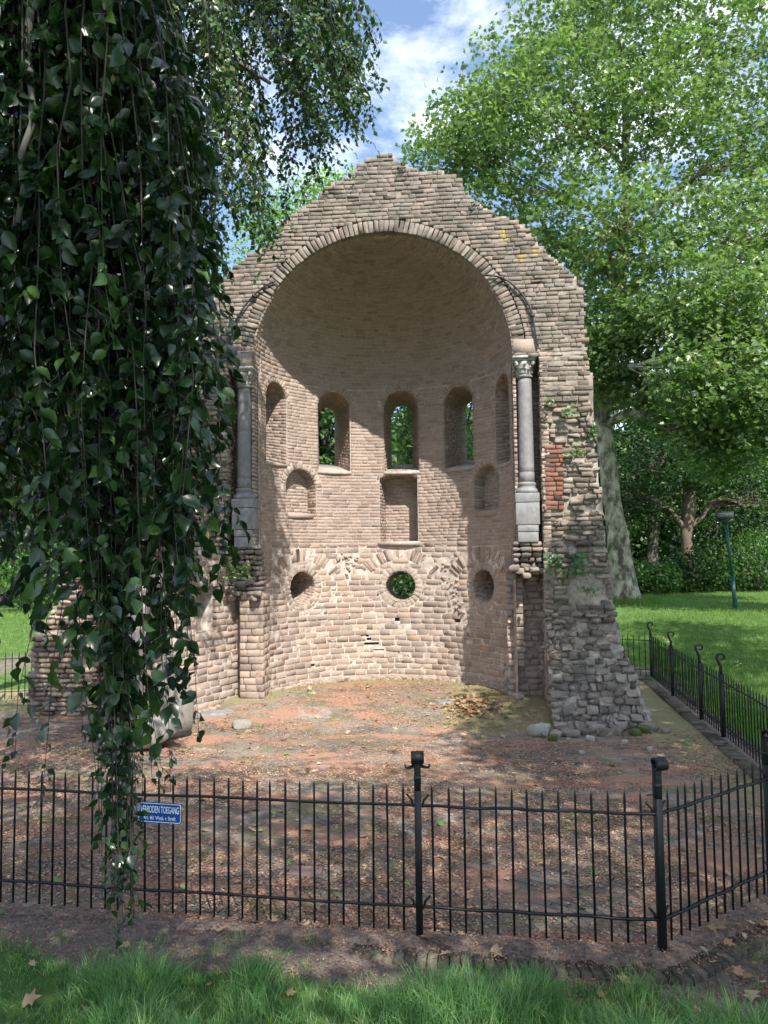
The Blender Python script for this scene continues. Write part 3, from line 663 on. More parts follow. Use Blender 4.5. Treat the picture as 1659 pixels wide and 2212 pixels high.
def m_p1(u, v): return fmask(u, v, 'pier') & ~((u > 2.62) & (u < 2.88) & (v > 3.22) & (v < 4.22)) & ~((u - 3.2) ** 2 / 0.3 ** 2 + (v - 1.95) ** 2 / 0.26 ** 2 < 1)
gen_bricks(mb, map_fac(0.012), lambda u, v: m_p1(u, v), 2.5, 4.2, 4.95, SPR, 0.082, 0.23, depth=0.2, joint=0.012, proud=0.012, jit=0.006, seed=22, bev=0.008, face=0.006)
gen_bricks(mb, map_fac(0.06), lambda u, v: m_p1(u, v), 2.5, 4.2, 1.55, 4.95, 0.082, 0.20, depth=0.25, joint=0.016, proud=0.032, jit=0.013, seed=23, bev=0.014, face=0.016, skip=0.05, chj=0.16)
gen_bricks(mb, map_fac(0.10), lambda u, v: m_p1(u, v) , 2.5, 4.3, -0.1, 1.55, 0.095, 0.17, depth=0.3, joint=0.02, proud=0.05, jit=0.018, seed=24, bev=0.012, face=0.022, skip=0.08, chj=0.22)
mm = MB(); gen_back(mm, map_fac(0.06), lambda u, v: fmask(u, np.full(np.shape(u), v), 'pier'), 2.52, 4.2, -0.1, 5.0, 0.04, 0.04, -0.046, .010, 5)
pier = mb.build('right_pier', M_pier, ruin)
mm.build('mortar', mat_simple('pale_core_mortar', (0.34, 0.29, 0.245), .95, var=.4, sc=12, st=1.0, spec=.1, col2=(.18, .16, .145)), pier)
tag(pier, 'crumbling dark grey rubble pier widening at its foot')
mb = MB()
gen_bricks(mb, map_fac(0.0), lambda u, v: (u > 2.60) & (u < 2.90), 2.60, 2.90, 3.22, 4.22, 0.075, 0.2, depth=0.1, joint=0.014, seed=25)
tag(mb.build('brick_patch', M_red, pier), 'patch of newer red bricks')
mb = MB()
gen_bricks(mb, map_fac(0.06), lambda u, v: fmask(u, v, 'wing'), -6.0, -2.5, -0.1, 5.0, 0.082, 0.21, depth=0.25, joint=0.014, proud=0.028, jit=0.012, seed=26, bev=0.022, face=0.012, skip=0.03, chj=0.14)
wing = mb.build('left_wing', M_wing, ruin)
# irregular stones set into the bulging foot of the pier
def stone_mb(mb, c, s, seed, tint=None, n=2):
    q = np.random.RandomState(seed)
    g = np.linspace(-1, 1, 5); vv = []; ff = []
    import itertools
    # cube sphere
    faces = []; verts = {}
    def vid(p):
        k = tuple(np.round(p, 4))
        if k not in verts: verts[k] = len(verts)
        return verts[k]
    for ax in range(3):
        for sg in (-1, 1):
            for i in range(4):
                for j in range(4):
                    q4 = []
                    for (a, b) in ((i, j), (i + 1, j), (i + 1, j + 1), (i, j + 1)):
                        p = [0, 0, 0]; p[ax] = sg; p[(ax + 1) % 3] = g[a]; p[(ax + 2) % 3] = g[b]; q4.append(vid(p))
                    faces.append(q4 if sg > 0 else q4[::-1])
    V = np.array(list(verts.keys())); nn = np.linalg.norm(V, axis=1)[:, None]; V = V / nn * (0.25 + 0.75 * nn ** 0.85) * 0.86
    for _ in range(5):
        d = q.normal(size=3); d /= np.linalg.norm(d); h = V @ d; lim = q.uniform(0.6, 0.98); V = V - np.clip(h - lim, 0, 9)[:, None] * d
    V += (vnoise(V, 2.5, seed)[:, None] - 0.5) * 0.22 * V + q.uniform(-0.03, 0.03, V.shape)
    an = q.uniform(0, 6.28); ca, sa = math.cos(an), math.sin(an); V = V * np.array(s)
    V = V @ np.array([[ca, sa, 0], [-sa, ca, 0], [0, 0, 1]]); V = V + np.array(c)
    mb.add(V, faces, q.rand() if tint is None else tint)
mb = MB(); q = random.Random(9)
for k in range(62):
    x = q.uniform(2.5, 4.05); z = (q.random() ** 1.5) * 1.6; s = q.uniform(0.035, 0.10)
    if x > 3.6 + (1.2 - z) * 0.25: continue
    stone_mb(mb, Wl([(x, float(fc(x, z)) + 0.035, z)])[0], (s * q.uniform(0.9, 1.9), s * .8, s * q.uniform(0.45, 0.75)), 300 + k)
for k in range(26):
    x = q.uniform(2.3, 4.15); c_ = -1.2 + (x - 3.0) * 0.2 + q.uniform(-0.28, 0.15); s = q.uniform(0.05, 0.12)
    stone_mb(mb, Wl([(x, c_, 0.03)])[0], (s * q.uniform(0.9, 1.5), s, s * 0.7), 500 + k)
mb.build('rubble_core', M_pier, pier)
# solid core of the facade (stepped by courses) behind the facing bricks
cw, chh = 0.10, 0.076
gx = np.arange(-6.0, 4.3, cw); gz = np.arange(-0.3, 9.4, chh)
CX_, CZ_ = np.meshgrid(gx + cw / 2, gz + chh / 2)
sol = inpoly(CX_, CZ_, FPOLY) & ~in_arch(CX_, CZ_, AR1 + 0.05) & ~((CX_ > -3.35) & (CX_ < -2.5) & (CZ_ < 2.72))
sol &= ~((CX_ > 3.0) & (CX_ < 3.4) & (CZ_ > 1.75) & (CZ_ < 2.1) & False)
def core(sol, y0f, y1, name, mat):
    nz_, nx_ = sol.shape; mb = MB(); V = []; F = []
    vx = np.concatenate([gx, [gx[-1] + cw]]); vz = np.concatenate([gz, [gz[-1] + chh]])
    VX, VZ = np.meshgrid(vx, vz); fr = np.stack([VX, y0f(VX, VZ), VZ], -1).reshape(-1, 3); bk = np.stack([VX, np.full(VX.shape, y1), VZ], -1).reshape(-1, 3)
    idx = np.arange(VX.size).reshape(VX.shape); nb = VX.size; Q = []
    for i in range(nz_):
        for j in range(nx_):
            if not sol[i, j]: continue
            a, b, c_, d_ = idx[i, j], idx[i, j + 1], idx[i + 1, j + 1], idx[i + 1, j]
            Q.append([a, b, c_, d_]); Q.append([nb + a, nb + d_, nb + c_, nb + b])
            if j == 0 or not sol[i, j - 1]: Q.append([a, d_, nb + d_, nb + a])
            if j == nx_ - 1 or not sol[i, j + 1]: Q.append([b, nb + b, nb + c_, c_])
            if i == 0 or not sol[i - 1, j]: Q.append([a, nb + a, nb + b, b])
            if i == nz_ - 1 or not sol[i + 1, j]: Q.append([d_, c_, nb + c_, nb + d_])
    mb.add(to_world_arr(np.vstack([fr, bk])), Q); return mb.build(name, mat, ruin)
core(sol, lambda X, Z: fc(X, Z) + 0.016 + 0.035 * (Z < 5) + 0.05 * (Z < 1.5) + 0.03 * rough(X.ravel(), Z.ravel()).reshape(X.shape), 0.85, 'wall_core', M_mort_f)
# main arch ring
def map_ring(r0, r1, front):
    rm = (r0 + r1) / 2
    def f(u, v, w_): a = v / rm; return np.stack([u * np.sin(a), np.full(np.shape(u), front) - w_, SPR + u * np.cos(a)], -1)
    return f, rm
mb = MB(); f, rm = map_ring(AR0, AR1, -0.125)
gen_bricks(mb, f, lambda u, v: np.ones(np.shape(u), bool), AR0, AR1, -math.pi / 2 * rm, math.pi / 2 * rm, 0.083, 0.4, depth=0.18, joint=0.013, proud=0.014, jit=0.006, seed=31, bev=0.007, face=0.007)
f, rm = map_ring(AR1, AR1 + 0.01, -0.125)
ringo = mb.build('arch_ring', M_facade, ruin)
def map_soff(u, v, w_): a = v / AR0; r = AR0 - w_; return np.stack([r * np.sin(a), u, SPR + r * np.cos(a)], -1)
mb = MB(); gen_bricks(mb, map_soff, lambda u, v: np.ones(np.shape(u), bool), -0.10, 0.06, -math.pi / 2 * AR0, math.pi / 2 * AR0, 0.083, 0.2, depth=0.08, joint=0.012, seed=32)
gen_back(mb, map_soff, lambda u, v: np.ones(np.shape(u), bool), -0.115, 0.3, -math.pi / 2 * AR0, math.pi / 2 * AR0, 0.05, 0.08, -0.012)
mb.build('arch_soffit', M_facade, ringo)
# two extra rows of bricks behind the lower ring on the left and right (springers)
# nook behind each column: back wall and sides
for s in (-1, 1):
    mb = MB()
    def nb(u, v, w_, s=s): return np.stack([u, 0.26 - w_ + 0 * u, v], -1)
    lo, hi = (2.12, 2.60) if s > 0 else (-2.60, -2.12)
    gen_bricks(mb, nb, lambda u, v: np.ones(np.shape(u), bool), lo, hi, 2.6, 6.1, 0.068, 0.19, seed=120 + s, proud=0.008)
    gen_back(mb, nb, lambda u, v: np.ones(np.shape(u), bool), lo, hi, 2.3 if s > 0 else 0.0, 6.1, 0.06, 0.08, -0.02)
    def ns(u, v, w_, s=s): return np.stack([s * (2.57 - w_), u, v], -1)
    gen_bricks(mb, ns, lambda u, v: np.ones(np.shape(u), bool), -0.2, 0.26, 2.6 if s < 0 else 0.0, 5.74, 0.068, 0.19, seed=124 + s, proud=0.010)
    # block on the capital
    box(mb, (s * 2.345, 0.04, 5.865), (0.36, 0.34, 0.27), M=Wl, tint=0.35)
    # jamb between apse wall and nook
    def jm(u, v, w_, s=s): return np.stack([s * (2.155 - w_), u, v], -1)
    gen_bricks(mb, jm, lambda u, v: np.ones(np.shape(u), bool), 0.0, 0.27, 2.74 if s > 0 else 2.74, 6.0, 0.068, 0.14, seed=128 + s, depth=0.05)
    mb.build('column_nook', M_inner, ruin)
# broken stub under each column
for s in (-1, 1):
    mb = MB()
    def st(u, v, w_, s=s):
        und = 0.16 * np.clip((2.74 - v) / 0.5, 0, 1) ** 2
        return np.stack([u, -0.16 + und - w_ + 0.05 * rough(u * 2, v * 2), v], -1)
    lo, hi = (2.08, 2.56) if s > 0 else (-2.62, -2.06)
    gen_bricks(mb, st, lambda u, v: np.ones(np.shape(u), bool), lo, hi, 2.22 if s > 0 else 1.9, 2.74, 0.085, 0.17, depth=0.42, joint=0.014, proud=0.035, jit=0.012, seed=140 + s, bev=0.022, face=0.012)
    for k in range(14):
        stone_mb(mb, Wl([(q.uniform(lo, hi), q.uniform(-0.1, 0.15), q.uniform(1.85 if s < 0 else 2.12, 2.35))])[0], (0.09, 0.08, 0.06), 700 + k + 20 * s)
    mb.build('broken_ledge', M_facade, ruin)
# lower jambs: left straight wall running forward, right recess
mb = MB(); mmw = MB()
PA = np.array([-2.32, 0.75]); PB = np.array([-3.25, -1.45]); dv_ = (PB - PA); LN = float(np.linalg.norm(dv_)); dv_ /= LN; nn_ = np.array([-dv_[1], dv_[0]])
if nn_ @ np.array([1, 0]) < 0: nn_ = -nn_
def lw(u, v, w_):
    p = PA[None] + u[:, None] * dv_[None] + w_[:, None] * nn_[None]
    return np.stack([p[:, 0], p[:, 1], v], -1)
def lwm(u, v):
    top = 2.72 - 0.35 * np.clip((u - 1.2) / 1.2, 0, 1) - 0.25 * (u > LN - 0.35)
    return (v < top) & ~((u > 1.05) & (u < 1.55) & (v > 1.35) & (v < 2.1))
gen_bricks(mb, lw, lwm, -0.05, LN, 0.0, 2.75, 0.108, 0.23, depth=0.2, joint=0.016, proud=0.010, jit=0.006, seed=150, bev=0.007, face=0.006)
gen_back(mmw, lw, lwm, -0.4, LN - 0.02, -0.1, 2.7, 0.04, 0.04, -0.012)
o = mb.build('side_wall', M_low, ruin)
# thick body of that wall
def lwbox(u0, u1, w0, w1, z0, z1, mbx, tint=0.5):
    pv = []
    for zz in (z0, z1):
        for (u, w_) in ((u0, w0), (u1, w0), (u1, w1), (u0, w1)):
            p = PA + u * dv_ + w_ * nn_; pv.append((p[0], p[1], zz))
    mbx.add(Wl(pv), BOXF, tint)
lwbox(-0.4, 1.05, -0.6, -0.10, -0.1, 2.66, mmw); lwbox(1.05, 1.55, -0.6, -0.35, -0.1, 2.6, mmw); lwbox(1.05, 1.55, -0.35, -0.10, -0.1, 1.35, mmw); lwbox(1.55, LN - 0.02, -0.6, -0.10, -0.1, 2.3, mmw)
lwbox(1.05, 1.55, -0.35, -0.10, 2.1, 2.45, mmw)
mmw.build('mortar', M_mort_l, o)
mb = MB()
def rn(u, v, w_): return np.stack([u, 0.42 - w_ + 0.04 * rough(u * 2, v * 2), v], -1)
gen_bricks(mb, rn, lambda u, v: np.ones(np.shape(u), bool), 2.0, 2.6, 0.1, 2.3, 0.10, 0.2, proud=0.03, seed=160, jit=0.01, bev=0.012)
gen_back(mb, rn, lambda u, v: np.ones(np.shape(u), bool), 2.0, 2.7, 0.0, 2.5, 0.05, 0.05, -0.03)
mb.build('recess_wall', M_inner, ruin); mb = MB()
def lp(u, v, w_): return np.stack([u, 0.02 - w_ + 0 * u, v], -1)
gen_bricks(mb, lp, lambda u, v: np.ones(np.shape(u), bool), -2.42, -2.02, 0.1, 1.9, 0.115, 0.2, proud=0.006, seed=161)
def lp2(u, v, w_): return np.stack([-2.03 + w_ + 0 * u, u, v], -1)
gen_bricks(mb, lp2, lambda u, v: np.ones(np.shape(u), bool), 0.02, 0.5, 0.1, 1.9, 0.115, 0.2, proud=0.006, seed=162)
box(mb, (-2.24, 0.30, 0.95), (0.34, 0.5, 1.9), M=Wl, tint=0.3)
mb.build('pilaster', M_low, ruin)
mb = MB()
kk = 0
while kk < 150:
    a_ = q.uniform(-32, 80); v_ = q.uniform(0.3, 2.62)
    if not bool(scar(np.array([R_(a_)]), np.array(v_))[0]) or bool(holes(np.array([R_(a_)]), np.array(v_))[0]): continue
    s = q.uniform(0.018, 0.05); r_ = AP_R + 0.005 + (0.02 if q.random() < .5 else 0)
    stone_mb(mb, Wl([(r_ * math.sin(R_(a_)), r_ * math.cos(R_(a_)), v_)])[0], (s * q.uniform(1, 1.8), s * .7, s * .7), 2000 + kk); kk += 1
mb.build('exposed_rubble', M_low, ruin)
# footing course of rough stones round the floor of the apse
mb = MB()
for k in range(110):
    a = R_(-86 + k * 172 / 109 + q.uniform(-0.6, 0.6)); s = q.uniform(0.035, 0.075)
    stone_mb(mb, Wl([((AP_R + 0.01) * math.sin(a), (AP_R + 0.01) * math.cos(a), 0.21 + q.uniform(-0.02, 0.03))])[0], (s * 1.5, s * 1.2, s * 0.8), 900 + k)
for k in range(34):
    t = k / 33; p = PA + dv_ * LN * t; s = q.uniform(0.05, 0.1)
    stone_mb(mb, Wl([(p[0] + 0.04, p[1], 0.10)])[0], (s, s * 1.2, s * 0.7), 1100 + k)
mb.build('footing', M_low, ruin)

# columns
for s, kx in ((-1, -2.335), (1, 2.345)):
    cc = Wl([(kx, 0.03, 0)])[0]
    dz = 0.0
    mb = MB(); n = 24
    lathe(mb, (cc[0], cc[1], 0), [(0.0, 5.40), (0.108, 5.40), (0.112, 5.3), (0.118, 4.6), (0.122, 3.95), (0.124, 3.86), (0.119, 3.855), (0.124, 3.85), (0.126, 3.66), (0.0, 3.66)], n)
    shaft = mb.build('column', M_bluestone, ruin, smooth=False)
    for p in shaft.data.polygons: p.use_smooth = True
    mb = MB(); lathe(mb, (cc[0], cc[1], 0), [(0.0, 5.44), (0.12, 5.44), (0.132, 5.42), (0.132, 5.40), (0.12, 5.385), (0, 5.385)], n)
    mb.build('necking', M_bluestone, shaft, smooth=True)
    mb = MB(); lathe(mb, (cc[0], cc[1], 0), [(0, 3.69), (0.128, 3.69), (0.146, 3.675), (0.150, 3.655), (0.140, 3.635), (0.134, 3.61), (0.150, 3.595), (0.178, 3.57), (0.186, 3.54), (0.18, 3.51), (0.0, 3.51)], n)
    mb.build('column_base', M_bluestone, shaft, smooth=True)
    # capital: bell, corner volutes, leaves, abacus
    mb = MB(); lathe(mb, (cc[0], cc[1], 0), [(0.0, 5.43), (0.118, 5.43), (0.125, 5.50), (0.14, 5.57), (0.165, 5.64), (0.0, 5.64)], 16)
    for k in range(8):
        a = k * math.pi / 4 + PSI * -1; r0 = 0.118; big = k % 2
        for lay in range(2):
            zb = 5.44 + lay * 0.085 + (0.02 if big else 0); hh = 0.10; wdt = 0.036 if not big else 0.045
            aa = a + (math.pi / 8 if lay == 0 else 0); V = []
            for t in np.linspace(0, 1, 5):
                rr = r0 + lay * 0.02 + 0.012 + 0.055 * t ** 2.2 * (1.5 if (big and lay) else 1); zz = zb + hh * (t if t < 0.8 else 0.8 + (t - 0.8) * -0.8)
                for s_ in (-1, 0, 1):
                    ww = wdt * (1 - 0.55 * t) * s_; e = 0.010 if s_ == 0 else 0
                    V.append((cc[0] + (rr + e) * math.cos(aa) - ww * math.sin(aa), cc[1] + (rr + e) * math.sin(aa) + ww * math.cos(aa), zz))
            for t in np.linspace(1, 0, 5):
                for s_ in (-1, 0, 1):
                    ww = wdt * (1 - 0.55 * t) * s_; V.append((cc[0] + (r0 * 0.7) * math.cos(aa) - ww * math.sin(aa), cc[1] + (r0 * 0.7) * math.sin(aa) + ww * math.cos(aa), zb + hh * t * 0.8))
            F = [[i * 3 + j, i * 3 + j + 1, i * 3 + j + 4, i * 3 + j + 3] for i in range(9) for j in range(2)]
            F += [[i * 3, i * 3 + 3, (8 - i) * 3 + 3, (9 - i) * 3] for i in range(4)] + [[i * 3 + 2, (9 - i) * 3 + 2, (8 - i) * 3 + 5, i * 3 + 5] for i in range(4)]
            mb.add(V, F)
    for sx in (-1, 1):
        for sy in (-1, 1):
            p = Wl([(kx + sx * 0.135, 0.03 + sy * 0.135, 5.61)])[0]
            stone_mb(mb, p, (0.036, 0.036, 0.045), 50 + sx * 3 + sy)
    cap_leaf = mb
    box(mb, (kx, 0.03, 5.668), (0.34, 0.34, 0.03), M=Wl); box(mb, (kx, 0.03, 5.705), (0.385, 0.385, 0.042), M=Wl)
    mb.build('capital', M_carved, shaft)
    mb = MB()
    for z0_, z1_, ww in ((3.36, 3.508, 0.385), (3.00, 3.352, 0.375), (2.89, 2.992, 0.33) if s > 0 else (2.88, 2.992, 0.30), (2.725, 2.882, 0.32) if s > 0 else (2.70, 2.872, 0.29)):
        box(mb, (kx - (0.01 if s > 0 else -0.02), 0.03, (z0_ + z1_) / 2), (ww, 0.37, z1_ - z0_), M=Wl, tint=0.5)
    pd = mb.build('pedestal', M_bluestone, shaft)
    bv = pd.modifiers.new('bevel', 'BEVEL'); bv.width = 0.008; bv.segments = 2
# curved iron straps on the arch
def strap(pts, cl):
    P = Wl([(x, -0.17, z) for x, z in pts]); mb = MB()
    Pi = []
    for i in range(len(P) - 1):
        for t in np.linspace(0, 1, 4, endpoint=False): Pi.append(P[i] * (1 - t) + P[i + 1] * t)
    Pi.append(P[-1]); Pi = np.array(Pi)
    for _ in range(3): Pi[1:-1] = (Pi[:-2] + 2 * Pi[1:-1] + Pi[2:]) / 4
    tube(mb, Pi, 0.017, 6)
    o = mb.build('iron_strap', M_strap, ruin, smooth=True)
    for i in cl: mb = MB(); box(mb, Pi[i], (0.055, 0.045, 0.05), 0.2); mb.build('clip', M_strap, o)
strap([(1.74, 7.07), (1.92, 7.05), (2.10, 6.97), (2.26, 6.81), (2.38, 6.64), (2.48, 6.42), (2.50, 6.2), (2.53, 6.0), (2.555, 5.86)], [6, 21])
strap([(-1.75, 7.15), (-1.95, 7.06), (-2.12, 6.92), (-2.27, 6.75), (-2.42, 6.52), (-2.50, 6.35), (-2.54, 6.15), (-2.57, 5.9), (-2.58, 5.3)], [8, 22])
# black rain pipe left of the column, weed lumps are below

# ---------------------------------------------------------------- iron fence
def picket_mesh():
    mb = MB(); r = 0.0078; n = 6
    prof = [(0.0, 0.06), (r, 0.06), (r, 0.955), (r * 0.75, 0.975), (r * 0.15, 0.998), (0, 1.0)]
    lathe(mb, (0, 0, 0), prof, n); o = mb.build('picket', M_iron, smooth=True); me = o.data; bpy.data.objects.remove(o); return me
PM = picket_mesh()
def scroll_post_mesh(kind):
    mb = MB(); w_ = 0.045; d = 0.045
    box(mb, (0, 0, 0.46), (w_, d, 1.0))
    # narrowing upper part and scroll as a swept strap; local -Y is outwards
    if kind == 'front':
        pts = [(0, 0.96), (0.0, 1.05), (0.0, 1.13), (0.012, 1.17)]; a0 = math.pi * 0.95; cy, cz, r = -0.03, 1.175, 0.045
        for k in range(14): a = R_(10) + k * R_(24); pts.append((0.0 + cy + r * math.cos(a) * (1 - k * 0.035), cz + r * math.sin(a) * (1 - k * 0.035)))
        prof = pts; wid = lambda i, n: 0.044 if i < 3 else 0.05 + 0.035 * min(1, (i - 3) / 3)
        th = lambda i, n: 0.022 if i < 3 else 0.008
    else:
        pts = [(0, 0.94), (0.004, 1.02), (0.0, 1.08), (0.03, 1.14), (0.05, 1.20)]
        cy, cz, r = -0.01, 1.215, 0.06
        for k in range(13): a = R_(0) + k * R_(25); pts.append((cy + r * math.cos(a) * (1 - k * 0.045), cz + r * math.sin(a) * (1 - k * 0.045)))
        wid = lambda i, n: 0.042 - 0.02 * i / n
        th = lambda i, n: 0.017 - 0.009 * i / n
    P = np.array(pts); T = np.gradient(P, axis=0); T /= np.linalg.norm(T, axis=1)[:, None]; Nn = np.stack([-T[:, 1], T[:, 0]], 1); V = []
    n = len(P)
    for i in range(n):
        h = wid(i, n) / 2; t = th(i, n)
        for sx, sn in ((-1, -1), (1, -1), (1, 1), (-1, 1)):
            V.append((sx * h, P[i, 0] + sn * t * Nn[i, 0], P[i, 1] + sn * t * Nn[i, 1]))
    idx = np.arange(n * 4).reshape(n, 4); F = np.stack([idx[:-1], np.roll(idx[:-1], -1, 1), np.roll(idx[1:], -1, 1), idx[1:]], -1).reshape(-1, 4).tolist() + [[0, 3, 2, 1], [(n - 1) * 4 + i for i in range(4)]]
    mb.add(V, F)
    if kind == 'front':
        box(mb, (0, 0, 1.04), (0.0465, 0.0465, 0.03))
    return mb
def post_obj(fence, kind, x, y, rz, collar=True, ears=None):
    mb = scroll_post_mesh(kind)
    if ears:    # little upturned iron tabs where the rails are fixed
        for zz in (0.86, 0.21):
            for dx, dy in ears:
                L3 = [(dx * 0.03, dy * 0.03, zz - 0.01), (dx * 0.04, dy * 0.04, zz + 0.035), (dx * 0.075, dy * 0.075, zz + 0.075)]
                cz_, sz_ = math.cos(-rz), math.sin(-rz)
                tube(mb, [(p[0] * cz_ - p[1] * sz_, p[0] * sz_ + p[1] * cz_, p[2]) for p in L3], 0.009, 5)
    # horned cap seen on the middle post of the front run
    return mb
def fence_run(name_label, pts, post_kind, posts, zf=lambda x, y: 0.0, group='iron fence runs round the ruin', spacing=0.102, gate=None, cat='fence'):
    base = (pts[0][0], pts[0][1], 0.0)
    f = thing('iron_fence', base, name_label, cat, group)
    total = 0
    for (a, b) in zip(pts[:-1], pts[1:]):
        a = np.array(a); b = np.array(b); Ls = np.linalg.norm(b - a); n = int(round(Ls / spacing)); t = (b - a) / Ls
        for zr in (0.86, 0.21):
            mb = MB(); k = 12; P = [(a[0] + (b[0] - a[0]) * i / k, a[1] + (b[1] - a[1]) * i / k, zr + 0.004 * math.sin(i * 1.7)) for i in range(k + 1)]
            ang = math.atan2(t[1], t[0])
            P = np.array(P); nrm = np.array([-t[1], t[0], 0]); V = []
            for p in P:
                for s1, s2 in ((-1, -1), (1, -1), (1, 1), (-1, 1)): V.append(p + nrm * s1 * 0.012 + np.array([0, 0, s2 * 0.0065]))
            idx = np.arange(len(P) * 4).reshape(-1, 4); F = np.stack([idx[:-1], np.roll(idx[:-1], -1, 1), np.roll(idx[1:], -1, 1), idx[1:]], -1).reshape(-1, 4)
            mb.add(V, F); mb.build('rail', M_iron, f)
        for i in range(1, n):
            p = a + (b - a) * i / n
            total += 1
            o = bpy.data.objects.new('picket', PM); C.objects.link(o); o.parent = f
            o.location = (p[0] - base[0] + t[0] * rnd.uniform(-.003, .003), p[1] - base[1], rnd.uniform(-0.006, 0.006)); o.rotation_euler = (rnd.uniform(-.006, .006), rnd.uniform(-.008, .008), rnd.uniform(0, 1))
    for (x, y, kind, rz, ears) in posts:
        mb = post_obj(f, kind, x, y, rz, ears=ears); V = np.concatenate(mb.v)
        cz_, sz_ = math.cos(rz), math.sin(rz); Rm = np.array([[cz_, sz_, 0], [-sz_, cz_, 0], [0, 0, 1]])
        mb.v = [v @ Rm + np.array([x, y, 0]) for v in mb.v]
        o = mb.build('post', M_iron, f)
        bv = o.modifiers.new('bevel', 'BEVEL'); bv.width = 0.003; bv.segments = 1
        if kind == 'front' and ears and len(ears) == 2 and abs(x - 0.2) < 0.01:
            mb = MB()
            for s in (-1, 1): tube(mb, [(x + s * 0.02, y - 0.01, 1.125), (x + s * 0.045, y - 0.02, 1.115), (x + s * 0.075, y - 0.025, 1.115), (x + s * 0.082, y - 0.025, 1.135)], [0.014, 0.010, 0.008, 0.006], 6)
            mb.build('post_horn', M_iron, o)
    return f
def dirv(a, b): a = np.array(a); b = np.array(b); d = (b - a) / np.linalg.norm(b - a); return (float(d[0]), float(d[1]))
F0, F1, F2, F3, F4, F5 = [FENCE[i] for i in (0, 1, 2, 3, 4, 5)]; F6 = FENCE[6]
Lft = (-4.3, 5.95)
fA = fence_run('front run of black iron railings with the blue sign, nearest the lawn', [Lft, F2, F3], 'front',
               [(Lft[0], Lft[1], 'front', 0.1, [dirv(Lft, F2)]), (F2[0], F2[1], 'front', 0.0, [dirv(F2, Lft), dirv(F2, F3)]), (F3[0], F3[1], 'front', 0.3, [dirv(F3, F2), dirv(F3, F4)])])
FE = (F3[0] + (F4[0] - F3[0]) * .475, F3[1] + (F4[1] - F3[1]) * .475)
fB = fence_run('short run of railings from the near corner post to the right edge', [F3, FE, F4], 'front', [(FE[0], FE[1], 'front', 0.6, [dirv(F4, F3), dirv(F3, F4)]), (F4[0], F4[1], 'front', 0.9, [dirv(F4, F3)])], group=None)
mid = lambda t, a=F5, b=F6: (a[0] + (b[0] - a[0]) * t, a[1] + (b[1] - a[1]) * t)
PC = (4.72, 11.69); PBp = (5.03, 13.67)
rzs = math.atan2(F6[1] - F4[1], F6[0] - F4[0])
fC = fence_run('long railing run along the lawn with four scroll topped posts', [F4, F5, PC, PBp, F6], 'hook',
               [(*F5, 'hook', R_(90), None), (*PC, 'hook', R_(90), None), (*PBp, 'hook', R_(90), None), (*F6, 'hook', R_(90), None)], group=None, spacing=0.112)
fD = fence_run('distant railing run behind the rubble pier', [F6, (1.5, 17.6)], 'hook', [], group=None, spacing=0.112)
fE = fence_run('distant railing run on the left glimpsed under the hanging leaves', [(-8.8, 13.6), (-5.2, 14.25)], 'hook', [(-6.95, 13.9, 'hook', 0, None)], group=None, spacing=0.112)
for f_ in (fC, fD, fE): f_.scale = (1, 1, .9)
for f_ in (fA, fB, fC, fD, fE): f_['group'] = 'iron fence runs round the ruin'

# sign on the front fence
def on_fence(t): a = np.array(Lft); b = np.array(F2); return a + (b - a) * t
dF = np.array(F2) - np.array(Lft); LF = np.linalg.norm(dF); tF = dF / LF; nF = np.array([tF[1], -tF[0]])
if nF[1] > 0: nF = -nF
sc_ = np.array([-1.585, 0]); ts = ((sc_[0] - Lft[0]) / tF[0]); sp = np.array(Lft) + tF * ts + nF * 0.022
SW, SH = 0.325, 0.140
sign = thing('warning_sign', (float(sp[0]), float(sp[1]), 0.745), 'small blue enamel warning sign with white Dutch lettering hung on the front railings', 'sign')
sign.rotation_euler = (0, R_(1.0), math.atan2(tF[1], tF[0]))
def rrect(w_, h, r, n=6):
    P = []
    for cx_, cy_, a0 in ((w_ / 2 - r, h / 2 - r, 0), (-w_ / 2 + r, h / 2 - r, 90), (-w_ / 2 + r, -h / 2 + r, 180), (w_ / 2 - r, -h / 2 + r, 270)):
        for k in range(n + 1): a = R_(a0 + 90 * k / n); P.append((cx_ + r * math.cos(a), cy_ + r * math.sin(a)))
    return P
def plate(name, P, y0, y1, mat, hole=None):
    n = len(P); V = [(x, y0, z) for x, z in P] + [(x, y1, z) for x, z in P]; me = bpy.data.meshes.new(name)
    if hole is None:
        F = [list(range(n)), list(range(2 * n - 1, n - 1, -1))] + [[i, (i + 1) % n + 0, n + (i + 1) % n, n + i][::-1] for i in range(n)]
    else:
        V += [(x, y0, z) for x, z in hole]; F = [[i, (i + 1) % n, 2 * n + (i + 1) % n, 2 * n + i] for i in range(n)]
    me.from_pydata(V, [], F); me.materials.append(mat); o = bpy.data.objects.new(name, me); C.objects.link(o); o.parent = sign; return o
M_blue = mat_simple('blue_enamel', (0.01, 0.07, 0.30), 0.25, var=0.15, sc=30, st=0)
M_wht = mat_simple('white_enamel', (0.75, 0.78, 0.80), 0.3, var=0.1, sc=30, st=0)
plate('board', rrect(SW, SH, 0.014), -0.002, 0.002, M_blue)
plate('border', rrect(SW - 0.010, SH - 0.010, 0.012), -0.0032, -0.0025, M_wht, hole=rrect(SW - 0.020, SH - 0.020, 0.009))
